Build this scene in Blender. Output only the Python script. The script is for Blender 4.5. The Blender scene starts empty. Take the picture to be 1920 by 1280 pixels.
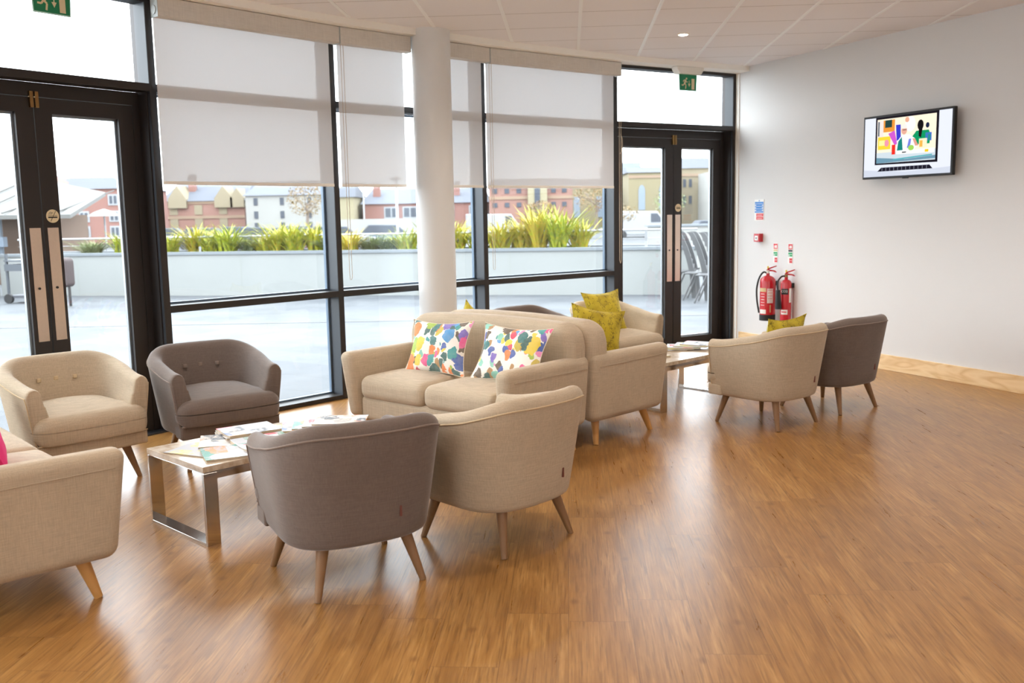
import bpy, math, random
import numpy as np
from mathutils import Vector, Matrix

S = bpy.context.scene
C = S.collection
PI = math.pi
R = math.radians

# ------------------------------------------------------------------ camera
def make_camera():
    p, r = R(7.5823), R(-1.0683)
    fw = Vector((0, math.cos(p), -math.sin(p)))
    up = Vector((0, math.sin(p), math.cos(p)))
    rt = Vector((1, 0, 0))
    rt2 = rt * math.cos(r) + up * math.sin(r)
    up2 = -rt * math.sin(r) + up * math.cos(r)
    cd = bpy.data.cameras.new('camera')
    co = bpy.data.objects.new('camera', cd)
    C.objects.link(co)
    m = Matrix((rt2, up2, -fw)).transposed().to_4x4()
    m.translation = (0, 0, 1.5)
    co.matrix_world = m
    cd.sensor_width = 36.0
    cd.lens = 1770.85 / 1920 * 36.0
    cd.clip_end = 400
    cd.dof.use_dof = True
    cd.dof.focus_distance = 5.2
    cd.dof.aperture_fstop = 3.2
    S.camera = co
make_camera()

# ------------------------------------------------------------------ sky, exposure
SKY = 5.0
w = bpy.data.worlds.new('overcast_sky')
S.world = w
w.use_nodes = True
bg = w.node_tree.nodes['Background']
bg.inputs[0].default_value = (0.90, 0.95, 1.0, 1)
bg.inputs[1].default_value = SKY
S.view_settings.view_transform = 'Standard'
S.view_settings.look = 'None'
S.view_settings.exposure = 0.95
S.view_settings.gamma = 1.0
S.view_settings.use_curve_mapping = False
LAMP_W = 39.0       # one ceiling downlight, watts
LAMP_COL = (1.0, 0.88, 0.77)

# ------------------------------------------------------------------ helpers: colour and materials
def lin(c):
    return tuple(((v / 255.0) / 12.92 if v <= 10.3 else (((v / 255.0) + 0.055) / 1.055) ** 2.4) for v in c)

def new_mat(name):
    m = bpy.data.materials.new(name)
    m.use_nodes = True
    nt = m.node_tree
    return m, nt, nt.nodes['Principled BSDF'], nt.nodes['Material Output']

def setin(node, **kw):
    for k, v in kw.items():
        node.inputs[k.replace('_', ' ')].default_value = v

def plain(name, rgb, rough=0.6, metal=0.0, spec=0.5, noise=0.0, nscale=20.0, bump=0.0, coat=0.0):
    m, nt, b, o = new_mat(name)
    c = lin(rgb)
    b.inputs['Base Color'].default_value = (*c, 1)
    b.inputs['Roughness'].default_value = rough
    b.inputs['Metallic'].default_value = metal
    b.inputs['Specular IOR Level'].default_value = spec
    b.inputs['Coat Weight'].default_value = coat
    if noise or bump:
        tc = nt.nodes.new('ShaderNodeTexCoord')
        n = nt.nodes.new('ShaderNodeTexNoise')
        n.inputs['Scale'].default_value = nscale
        n.inputs['Detail'].default_value = 4
        nt.links.new(tc.outputs['Object'], n.inputs['Vector'])
        if noise:
            mx = nt.nodes.new('ShaderNodeMix'); mx.data_type = 'RGBA'
            mx.inputs[6].default_value = (*[v * (1 - noise) for v in c], 1)
            mx.inputs[7].default_value = (*[min(1, v * (1 + noise)) for v in c], 1)
            nt.links.new(n.outputs['Fac'], mx.inputs[0])
            nt.links.new(mx.outputs[2], b.inputs['Base Color'])
        if bump:
            bp = nt.nodes.new('ShaderNodeBump')
            bp.inputs['Strength'].default_value = bump
            bp.inputs['Distance'].default_value = 0.002
            nt.links.new(n.outputs['Fac'], bp.inputs['Height'])
            nt.links.new(bp.outputs['Normal'], b.inputs['Normal'])
    return m

def N(nt, t, **kw):
    n = nt.nodes.new(t)
    for k, v in kw.items():
        setattr(n, k, v)
    return n

def mathn(nt, op, a, b=None, c=None):
    n = nt.nodes.new('ShaderNodeMath'); n.operation = op
    for i, v in enumerate((a, b, c)):
        if v is None: continue
        if isinstance(v, (int, float)): n.inputs[i].default_value = v
        else: nt.links.new(v, n.inputs[i])
    return n.outputs[0]

def mixc(nt, fac, a, b, mode='MIX'):
    n = nt.nodes.new('ShaderNodeMix'); n.data_type = 'RGBA'; n.blend_type = mode
    for i, v in ((0, fac), (6, a), (7, b)):
        if isinstance(v, (int, float)): n.inputs[i].default_value = v
        elif isinstance(v, tuple): n.inputs[i].default_value = (*v[:3], 1)
        else: nt.links.new(v, n.inputs[i])
    return n.outputs[2]

def ramp(nt, fac, stops, interp='LINEAR'):
    n = nt.nodes.new('ShaderNodeValToRGB')
    cr = n.color_ramp; cr.interpolation = interp
    while len(cr.elements) < len(stops): cr.elements.new(0.5)
    for e, (p, c) in zip(cr.elements, stops):
        e.position = p; e.color = (*c[:3], 1)
    nt.links.new(fac, n.inputs[0])
    return n.outputs[0]

def coord(nt, scale=(1, 1, 1), rot=(0, 0, 0), loc=(0, 0, 0), kind='Object'):
    tc = N(nt, 'ShaderNodeTexCoord')
    mp = N(nt, 'ShaderNodeMapping')
    mp.inputs['Scale'].default_value = scale
    mp.inputs['Rotation'].default_value = rot
    mp.inputs['Location'].default_value = loc
    nt.links.new(tc.outputs[kind], mp.inputs['Vector'])
    return mp.outputs[0]

def noise(nt, vec, scale, detail=3, rough=0.5, dist=0.0):
    n = N(nt, 'ShaderNodeTexNoise')
    n.inputs['Scale'].default_value = scale
    n.inputs['Detail'].default_value = detail
    n.inputs['Roughness'].default_value = rough
    n.inputs['Distortion'].default_value = dist
    nt.links.new(vec, n.inputs['Vector'])
    return n.outputs['Fac']

def linen(name, rgb, contrast=0.22, sheen=0.15):
    """woven upholstery with slubby threads both ways"""
    m, nt, b, o = new_mat(name)
    c = lin(rgb)
    a1 = noise(nt, coord(nt, (260, 260, 9)), 1, 3, .7)
    a2 = noise(nt, coord(nt, (12, 12, 300), loc=(3, 1, 2)), 1, 3, .7)
    big = noise(nt, coord(nt, (5, 5, 5)), 1, 3, .5)
    s = mathn(nt, 'ADD', a1, a2)
    s = mathn(nt, 'ADD', s, mathn(nt, 'MULTIPLY', big, .35))
    fac = mathn(nt, 'MULTIPLY_ADD', s, 1.6, -1.38)
    cl = N(nt, 'ShaderNodeClamp'); nt.links.new(fac, cl.inputs[0])
    dark = tuple(v * (1 - contrast) for v in c); light = tuple(min(1, v * (1 + contrast)) for v in c)
    nt.links.new(mixc(nt, cl.outputs[0], dark, light), b.inputs['Base Color'])
    b.inputs['Roughness'].default_value = 0.9
    b.inputs['Specular IOR Level'].default_value = 0.25
    b.inputs['Sheen Weight'].default_value = sheen
    b.inputs['Sheen Roughness'].default_value = 0.4
    bp = N(nt, 'ShaderNodeBump')
    bp.inputs['Strength'].default_value = 0.25; bp.inputs['Distance'].default_value = 0.001
    nt.links.new(s, bp.inputs['Height']); nt.links.new(bp.outputs['Normal'], b.inputs['Normal'])
    return m

def wood(name, rgb1, rgb2, axis='z', rough=0.45, scale=1.0, rings=True):
    m, nt, b, o = new_mat(name)
    sc = {'z': (18, 18, 1.6), 'x': (1.6, 18, 18), 'y': (18, 1.6, 18)}[axis]
    v = coord(nt, tuple(s * scale for s in sc))
    n1 = noise(nt, v, 1.2, 5, .6, .8)
    n2 = noise(nt, v, 6, 4, .6)
    f = mathn(nt, 'ADD', mathn(nt, 'MULTIPLY', n1, .75), mathn(nt, 'MULTIPLY', n2, .25))
    if rings:
        f = mathn(nt, 'PINGPONG', mathn(nt, 'MULTIPLY', f, 5.0), 1.0)
    nt.links.new(mixc(nt, f, lin(rgb1), lin(rgb2)), b.inputs['Base Color'])
    b.inputs['Roughness'].default_value = rough
    return m

M = {}
M['beige'] = linen('beige_linen', (193, 176, 152), .17)
M['grey'] = linen('brown_grey_wool', (118, 105, 97), .17, .35)
M['pipe_beige'] = linen('beige_piping', (206, 184, 150), .12)
M['pipe_grey'] = linen('grey_piping', (143, 128, 118), .15)
M['oak'] = wood('smoked_oak', (150, 112, 74), (122, 88, 56), 'z', .5, rings=False)
M['pine'] = wood('honey_pine', (212, 160, 92), (190, 136, 70), 'z', .45, rings=False)
M['frame'] = plain('dark_bronze_frame', (38, 33, 32), .5, 0.0, .5)
M['frame_out'] = plain('grey_frame_side', (52, 56, 62), .4, 0.0, .5)
M['white'] = plain('white_wall_paint', (224, 223, 221), .85, noise=.01, nscale=3)
M['cream'] = plain('cream_paint', (248, 244, 236), .8)
M['whitep'] = plain('white_plastic', (236, 232, 222), .4)
M['chrome'] = plain('chrome', (215, 212, 208), .09, 1.0)
M['steel'] = plain('brushed_steel', (226, 206, 188), .38, 1.0, noise=.05, nscale=60)
M['brass'] = plain('brass', (150, 118, 76), .35, 1.0)
M['black'] = plain('black_plastic', (22, 22, 24), .4)
M['rubber'] = plain('black_rubber', (28, 28, 30), .6)
M['red'] = plain('red_enamel', (196, 22, 34), .25, coat=.4)
M['yellowp'] = plain('yellow_plastic', (235, 200, 70), .5)
M['green_sign'] = plain('green_sign', (8, 128, 84), .35)
M['cream_sign'] = plain('cream_sign', (232, 214, 176), .5)
M['label_white'] = plain('label_white', (240, 238, 234), .5)
M['label_red'] = plain('label_red', (214, 52, 60), .5)
M['label_blue'] = plain('label_blue', (44, 128, 205), .5)
M['label_green'] = plain('label_green', (24, 158, 96), .5)
M['label_black'] = plain('label_black', (30, 28, 28), .5)
M['label_tan'] = plain('label_tan', (214, 190, 140), .5)
M['tag'] = plain('brown_tag', (120, 70, 60), .7)

def glass_mat():
    m = bpy.data.materials.new('window_glass'); m.use_nodes = True
    nt = m.node_tree; nt.nodes.clear()
    out = N(nt, 'ShaderNodeOutputMaterial'); tr = N(nt, 'ShaderNodeBsdfTransparent'); gl = N(nt, 'ShaderNodeBsdfGlossy')
    tr.inputs[0].default_value = (.90, .92, .925, 1); gl.inputs['Roughness'].default_value = 0.0
    gl.inputs['Color'].default_value = (.9, .95, 1, 1)
    ge = N(nt, 'ShaderNodeNewGeometry'); dt = N(nt, 'ShaderNodeVectorMath', operation='DOT_PRODUCT')
    nt.links.new(ge.outputs['Incoming'], dt.inputs[0]); nt.links.new(ge.outputs['Normal'], dt.inputs[1])
    f = mathn(nt, 'POWER', mathn(nt, 'SUBTRACT', 1.0, mathn(nt, 'ABSOLUTE', dt.outputs['Value'])), 5.0)
    f = mathn(nt, 'MULTIPLY_ADD', f, .96, .035)
    mx = N(nt, 'ShaderNodeMixShader')
    nt.links.new(f, mx.inputs[0]); nt.links.new(tr.outputs[0], mx.inputs[1]); nt.links.new(gl.outputs[0], mx.inputs[2])
    nt.links.new(mx.outputs[0], out.inputs[0])
    return m
M['glass'] = glass_mat()

def blind_mat():
    m = bpy.data.materials.new('blind_fabric'); m.use_nodes = True
    nt = m.node_tree; nt.nodes.clear()
    out = N(nt, 'ShaderNodeOutputMaterial')
    df = N(nt, 'ShaderNodeBsdfDiffuse'); tl = N(nt, 'ShaderNodeBsdfTranslucent'); tp = N(nt, 'ShaderNodeBsdfTransparent')
    a1 = noise(nt, coord(nt, (350, 350, 30)), 1, 2, .6); a2 = noise(nt, coord(nt, (25, 25, 400)), 1, 2, .6)
    s = mathn(nt, 'ADD', a1, a2)
    col = ramp(nt, s, [(.36, lin((182, 183, 185))), (.64, lin((208, 208, 209)))])
    tcol = ramp(nt, s, [(.36, (.033, .034, .036)), (.64, (.046, .048, .051))])
    nt.links.new(col, df.inputs[0]); nt.links.new(tcol, tl.inputs[0])
    ad = N(nt, 'ShaderNodeAddShader'); nt.links.new(df.outputs[0], ad.inputs[0]); nt.links.new(tl.outputs[0], ad.inputs[1])
    mx = N(nt, 'ShaderNodeMixShader'); mx.inputs[0].default_value = .030
    nt.links.new(ad.outputs[0], mx.inputs[1]); nt.links.new(tp.outputs[0], mx.inputs[2])
    nt.links.new(mx.outputs[0], out.inputs[0])
    return m
M['blind'] = blind_mat()
M['valance'] = linen('valance_fabric', (214, 208, 200), .1)

def floor_mat():
    m, nt, b, o = new_mat('wood_plank_vinyl')
    v = coord(nt, (1, 1, 1), (0, 0, R(3.6)))
    sp = N(nt, 'ShaderNodeSeparateXYZ'); nt.links.new(v, sp.inputs[0])
    u, vv = sp.outputs[0], sp.outputs[1]
    us = mathn(nt, 'DIVIDE', mathn(nt, 'ADD', u, .02), .232)
    row = mathn(nt, 'FLOOR', us)
    wn = N(nt, 'ShaderNodeTexWhiteNoise', noise_dimensions='1D'); nt.links.new(row, wn.inputs['W'])
    vs = mathn(nt, 'ADD', mathn(nt, 'DIVIDE', vv, 1.22), mathn(nt, 'MULTIPLY', wn.outputs['Value'], 7.3))
    seg = mathn(nt, 'FLOOR', vs)
    cmb = N(nt, 'ShaderNodeCombineXYZ'); nt.links.new(row, cmb.inputs[0]); nt.links.new(seg, cmb.inputs[1])
    w2 = N(nt, 'ShaderNodeTexWhiteNoise', noise_dimensions='3D'); nt.links.new(cmb.outputs[0], w2.inputs['Vector'])
    pl = w2.outputs['Value']
    # grain
    off = mathn(nt, 'MULTIPLY', pl, 37.0)
    g = N(nt, 'ShaderNodeCombineXYZ')
    nt.links.new(mathn(nt, 'MULTIPLY', u, 26.0), g.inputs[0]); nt.links.new(mathn(nt, 'MULTIPLY', vv, 1.7), g.inputs[1]); nt.links.new(off, g.inputs[2])
    n1 = noise(nt, g.outputs[0], 1.0, 6, .65, .6)
    g2 = N(nt, 'ShaderNodeCombineXYZ')
    nt.links.new(mathn(nt, 'MULTIPLY', u, 6.0), g2.inputs[0]); nt.links.new(mathn(nt, 'MULTIPLY', vv, 1.3), g2.inputs[1]); nt.links.new(off, g2.inputs[2])
    n2 = noise(nt, g2.outputs[0], 1.0, 4, .6, 1.4)
    g3 = N(nt, 'ShaderNodeCombineXYZ')
    nt.links.new(mathn(nt, 'MULTIPLY', u, 150.0), g3.inputs[0]); nt.links.new(mathn(nt, 'MULTIPLY', vv, 4.0), g3.inputs[1]); nt.links.new(off, g3.inputs[2])
    n3 = noise(nt, g3.outputs[0], 1.0, 3, .6, .3)
    f = mathn(nt, 'ADD', mathn(nt, 'MULTIPLY', n1, .36), mathn(nt, 'MULTIPLY', n2, .32))
    f = mathn(nt, 'ADD', f, mathn(nt, 'MULTIPLY', n3, .32))
    base = ramp(nt, f, [(.33, lin((136, 95, 49))), (.43, lin((148, 104, 54))), (.53, lin((166, 121, 66))), (.66, lin((194, 150, 92)))])
    hue = ramp(nt, pl, [(0, (.95, .95, .94)), (.5, (1.0, 1.0, 1.0)), (1, (1.03, 1.02, 1.0))])
    base = mixc(nt, 1.0, base, hue, 'MULTIPLY')
    # dark flecks
    fl = mathn(nt, 'GREATER_THAN', n1, .66)
    base = mixc(nt, mathn(nt, 'MULTIPLY', fl, .0), base, lin((96, 60, 34)))
    g4 = N(nt, 'ShaderNodeCombineXYZ')
    nt.links.new(mathn(nt, 'MULTIPLY', u, 130.0), g4.inputs[0]); nt.links.new(mathn(nt, 'MULTIPLY', vv, 5.0), g4.inputs[1]); nt.links.new(off, g4.inputs[2])
    n4 = noise(nt, g4.outputs[0], 1.0, 2, .5, .2)
    hl = ramp(nt, n4, [(.54, (0, 0, 0)), (.64, (1, 1, 1))])
    base = mixc(nt, mathn(nt, 'MULTIPLY', hl, mathn(nt, 'MULTIPLY', n2, .75)), base, lin((96, 62, 32)))
    # knots
    vo = N(nt, 'ShaderNodeTexVoronoi', voronoi_dimensions='2D'); vo.inputs['Scale'].default_value = 1.0
    kk = N(nt, 'ShaderNodeCombineXYZ')
    nt.links.new(mathn(nt, 'MULTIPLY', u, 2.6), kk.inputs[0]); nt.links.new(mathn(nt, 'MULTIPLY', vv, 1.9), kk.inputs[1])
    nt.links.new(kk.outputs[0], vo.inputs['Vector'])
    kd = mathn(nt, 'ADD', vo.outputs['Distance'], mathn(nt, 'MULTIPLY', n2, .03))
    kf = ramp(nt, kd, [(.03, (1, 1, 1)), (.075, (0, 0, 0))])
    base = mixc(nt, mathn(nt, 'MULTIPLY', kf, .4), base, lin((92, 52, 26)))
    # seams
    fu = mathn(nt, 'FRACT', us); eu = mathn(nt, 'MINIMUM', fu, mathn(nt, 'SUBTRACT', 1.0, fu))
    fv = mathn(nt, 'FRACT', vs); ev = mathn(nt, 'MINIMUM', fv, mathn(nt, 'SUBTRACT', 1.0, fv))
    su = mathn(nt, 'LESS_THAN', eu, .006); sv = mathn(nt, 'LESS_THAN', ev, .0012)
    seam = mathn(nt, 'MAXIMUM', su, sv)
    base = mixc(nt, mathn(nt, 'MULTIPLY', seam, .45), base, lin((84, 52, 30)))
    nt.links.new(base, b.inputs['Base Color'])
    rg = mathn(nt, 'MULTIPLY_ADD', n1, .10, .24)
    nt.links.new(rg, b.inputs['Roughness'])
    b.inputs['Specular IOR Level'].default_value = .5
    bp = N(nt, 'ShaderNodeBump'); bp.inputs['Strength'].default_value = .22; bp.inputs['Distance'].default_value = .0012
    h = mathn(nt, 'SUBTRACT', mathn(nt, 'ADD', n3, mathn(nt, 'MULTIPLY', n1, .6)), mathn(nt, 'MULTIPLY', seam, .8))
    nt.links.new(h, bp.inputs['Height']); nt.links.new(bp.outputs['Normal'], b.inputs['Normal'])
    return m
M['floor'] = floor_mat()

def ceiling_mat():
    m, nt, b, o = new_mat('ceiling_tiles')
    v = coord(nt, (1, 1, 1), (0, 0, R(3.5)))
    sp = N(nt, 'ShaderNodeSeparateXYZ'); nt.links.new(v, sp.inputs[0])
    fv = mathn(nt, 'FRACT', mathn(nt, 'DIVIDE', mathn(nt, 'ADD', sp.outputs[1], .115), .6))
    ev = mathn(nt, 'MINIMUM', fv, mathn(nt, 'SUBTRACT', 1.0, fv))
    line = mathn(nt, 'LESS_THAN', ev, .009)
    n = noise(nt, v, 160, 3, .7)
    c = mixc(nt, n, lin((240, 236, 236)), lin((246, 243, 243)))
    c = mixc(nt, mathn(nt, 'MULTIPLY', line, .6), c, lin((150, 135, 120)))  # thin shadow lines of the cross joints, painted into the tile colour
    nt.links.new(c, b.inputs['Base Color']); b.inputs['Roughness'].default_value = .95
    return m
M['ceiling'] = ceiling_mat()

def paving_mat():
    m, nt, b, o = new_mat('pale_stone_paving')
    v = coord(nt, (1, 1, 1), (0, 0, R(32)))
    br = N(nt, 'ShaderNodeTexBrick')
    br.inputs['Scale'].default_value = 1.0; br.inputs['Brick Width'].default_value = .9; br.inputs['Row Height'].default_value = .6
    br.inputs['Mortar Size'].default_value = .008; br.inputs['Mortar Smooth'].default_value = .3
    br.inputs['Color1'].default_value = (*lin((92, 95, 98)), 1); br.inputs['Color2'].default_value = (*lin((68, 71, 77)), 1)
    br.inputs['Mortar'].default_value = (*lin((56, 58, 60)), 1)
    nt.links.new(v, br.inputs['Vector'])
    n = noise(nt, v, 1.3, 5, .6, .5)
    c = mixc(nt, .5, br.outputs['Color'], ramp(nt, n, [(.3, lin((68, 71, 75))), (.7, lin((96, 98, 100)))]))
    nt.links.new(c, b.inputs['Base Color']); b.inputs['Roughness'].default_value = .6; b.inputs['Specular IOR Level'].default_value = .15
    return m
M['paving'] = paving_mat()
M['concrete'] = plain('white_render', (128, 130, 128), .8, noise=.06, nscale=1.4)
M['coping'] = plain('grey_coping', (106, 111, 115), .8)
M['asphalt'] = plain('asphalt', (70, 72, 74), .9, noise=.1, nscale=.5)
M['rail'] = plain('pale_steel_rail', (150, 152, 154), .35, .4)

def watercolour(seed):
    m, nt, b, o = new_mat('watercolour_blotch_print')
    v0 = coord(nt, (1, 1, 1), loc=(seed * 1.37, 0, seed * .71))
    nz = N(nt, 'ShaderNodeTexNoise'); nz.inputs['Scale'].default_value = 16; nz.inputs['Detail'].default_value = 3
    nt.links.new(v0, nz.inputs['Vector'])
    dv = N(nt, 'ShaderNodeVectorMath', operation='MULTIPLY_ADD')
    nt.links.new(nz.outputs['Color'], dv.inputs[0]); dv.inputs[1].default_value = (.07, 0, .07); nt.links.new(v0, dv.inputs[2])
    sq = N(nt, 'ShaderNodeVectorMath', operation='MULTIPLY'); nt.links.new(dv.outputs[0], sq.inputs[0]); sq.inputs[1].default_value = (1.25, 0.0, .95)
    base = lin((244, 238, 228))
    pal = [(232, 70, 140), (40, 84, 168), (236, 206, 40), (20, 112, 112), (120, 96, 190), (240, 128, 40), (20, 150, 150), (214, 30, 80),
           (176, 130, 70), (238, 140, 190), (160, 190, 50), (90, 70, 48), (130, 200, 180), (60, 150, 210), (30, 92, 88), (200, 176, 40)]
    stops = [(i / 16.0, lin(c)) for i, c in enumerate(pal)]
    col = None
    for sc, th, ofs in ((14.5, .46, 0.0), (9.0, .47, 5.3)):
        vo = N(nt, 'ShaderNodeTexVoronoi'); vo.inputs['Scale'].default_value = sc
        vo.inputs['Randomness'].default_value = .85
        o2 = N(nt, 'ShaderNodeVectorMath', operation='ADD'); nt.links.new(sq.outputs[0], o2.inputs[0]); o2.inputs[1].default_value = (ofs, 0, ofs)
        nt.links.new(o2.outputs[0], vo.inputs['Vector'])
        spc = N(nt, 'ShaderNodeSeparateColor'); nt.links.new(vo.outputs['Color'], spc.inputs[0])
        rc = ramp(nt, spc.outputs[0], stops, 'CONSTANT')
        wet = noise(nt, v0, 30, 3, .6)
        rc = mixc(nt, mathn(nt, 'MULTIPLY', wet, .28), rc, base)
        thr = mathn(nt, 'MULTIPLY_ADD', spc.outputs[1], .22, th - .06)
        mask = mathn(nt, 'LESS_THAN', vo.outputs['Distance'], thr)
        col = mixc(nt, mask, base if col is None else col, rc)
    nt.links.new(col, b.inputs['Base Color']); b.inputs['Roughness'].default_value = .85
    return m

def mustard():
    m, nt, b, o = new_mat('mustard_velvet')
    v = coord(nt, (1, 1, 1))
    n = noise(nt, v, 9, 3, .5)
    c = ramp(nt, n, [(.3, lin((172, 150, 24))), (.7, lin((214, 192, 50)))])
    br = N(nt, 'ShaderNodeTexVoronoi', feature='DISTANCE_TO_EDGE'); br.inputs['Scale'].default_value = 1.0
    nt.links.new(coord(nt, (60, 60, 38)), br.inputs['Vector'])
    gap = noise(nt, v, 24, 2, .5)
    ln = mathn(nt, 'MULTIPLY', mathn(nt, 'LESS_THAN', br.outputs['Distance'], .06), mathn(nt, 'GREATER_THAN', gap, .52))
    c = mixc(nt, mathn(nt, 'MULTIPLY', ln, .75), c, lin((82, 64, 12)))
    nt.links.new(c, b.inputs['Base Color']); b.inputs['Roughness'].default_value = .75
    b.inputs['Sheen Weight'].default_value = .6; b.inputs['Sheen Roughness'].default_value = .35
    b.inputs['Sheen Tint'].default_value = (.9, .85, .4, 1)
    bp = N(nt, 'ShaderNodeBump'); bp.inputs['Strength'].default_value = .4; bp.inputs['Distance'].default_value = .001
    nt.links.new(ln, bp.inputs['Height']); nt.links.new(bp.outputs['Normal'], b.inputs['Normal'])
    return m
M['mustard'] = mustard()
M['pink'] = plain('pink_cotton', (232, 52, 128), .85, noise=.1, nscale=14)

def stone_top():
    m, nt, b, o = new_mat('veined_stone_top')
    v = coord(nt, (1, 1, 1))
    n = noise(nt, v, 4, 6, .6, 1.5)
    n2 = noise(nt, coord(nt, (40, 5, 20)), 1, 4, .6)
    f = mathn(nt, 'ADD', mathn(nt, 'MULTIPLY', n, .6), mathn(nt, 'MULTIPLY', n2, .4))
    nt.links.new(ramp(nt, f, [(.35, lin((168, 140, 110))), (.5, lin((206, 190, 168))), (.65, lin((226, 216, 202)))]), b.inputs['Base Color'])
    b.inputs['Roughness'].default_value = .16
    return m
M['stone'] = stone_top()

def magazine_mat(name, seed, cols):
    m, nt, b, o = new_mat(name)
    v = coord(nt, (1, 1, 1), loc=(seed, seed * .7, 0))
    ck = N(nt, 'ShaderNodeTexVoronoi', distance='CHEBYCHEV'); ck.inputs['Scale'].default_value = 11
    nt.links.new(v, ck.inputs['Vector'])
    sp = N(nt, 'ShaderNodeSeparateColor'); nt.links.new(ck.outputs['Color'], sp.inputs[0])
    k = len(cols)
    c = ramp(nt, sp.outputs[0], [(i / k, lin(x)) for i, x in enumerate(cols)], 'CONSTANT')
    n = noise(nt, v, 14, 3, .6, 2)
    c = mixc(nt, ramp(nt, n, [(.45, (0, 0, 0)), (.6, (.8, .8, .8))]), c, lin(cols[0]))
    nt.links.new(c, b.inputs['Base Color']); b.inputs['Roughness'].default_value = .42; b.inputs['Specular IOR Level'].default_value = .35
    return m
W_, K_ = (178, 176, 178), (40, 36, 40)
M['mag_a'] = magazine_mat('glossy_cover_pink', 1.3, [W_, (226, 120, 130), (200, 205, 225), K_, (228, 190, 160), (90, 110, 160)])
M['mag_b'] = magazine_mat('glossy_cover_orange', 4.1, [(214, 200, 184), (226, 140, 100), W_, K_, (170, 160, 150)])
M['mag_c'] = magazine_mat('glossy_cover_white', 7.7, [W_, (206, 210, 214), (205, 200, 110), (180, 176, 170)])
M['mag_d'] = magazine_mat('glossy_cover_red', 2.9, [W_, (210, 60, 66), (225, 222, 220), (110, 150, 120)])
M['mag_e'] = magazine_mat('glossy_cover_teal', 9.2, [W_, (80, 150, 130), (220, 224, 226), (230, 150, 90)])
M['paper'] = plain('paper_edges', (205, 190, 165), .8, noise=.12, nscale=400)

# ------------------------------------------------------------------ helpers: objects and meshes
def link(o, parent=None):
    C.objects.link(o)
    if parent is not None: o.parent = parent
    return o

def tag(o, label=None, cat=None, group=None, kind=None):
    if label: o['label'] = label
    if cat: o['category'] = cat
    if group: o['group'] = group
    if kind: o['kind'] = kind
    return o

def empty(name, loc=(0, 0, 0), rz=0.0, label=None, cat=None, group=None, kind=None):
    o = bpy.data.objects.new(name, None)
    o.empty_display_size = .1
    link(o); o.location = loc; o.rotation_euler = (0, 0, rz)
    return tag(o, label, cat, group, kind)

def copy_tree(o, parent=None):
    c = o.copy(); C.objects.link(c)
    if parent is not None:
        c.parent = parent; c.matrix_parent_inverse = o.matrix_parent_inverse
    for ch in list(o.children): copy_tree(ch, c)
    return c

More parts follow.
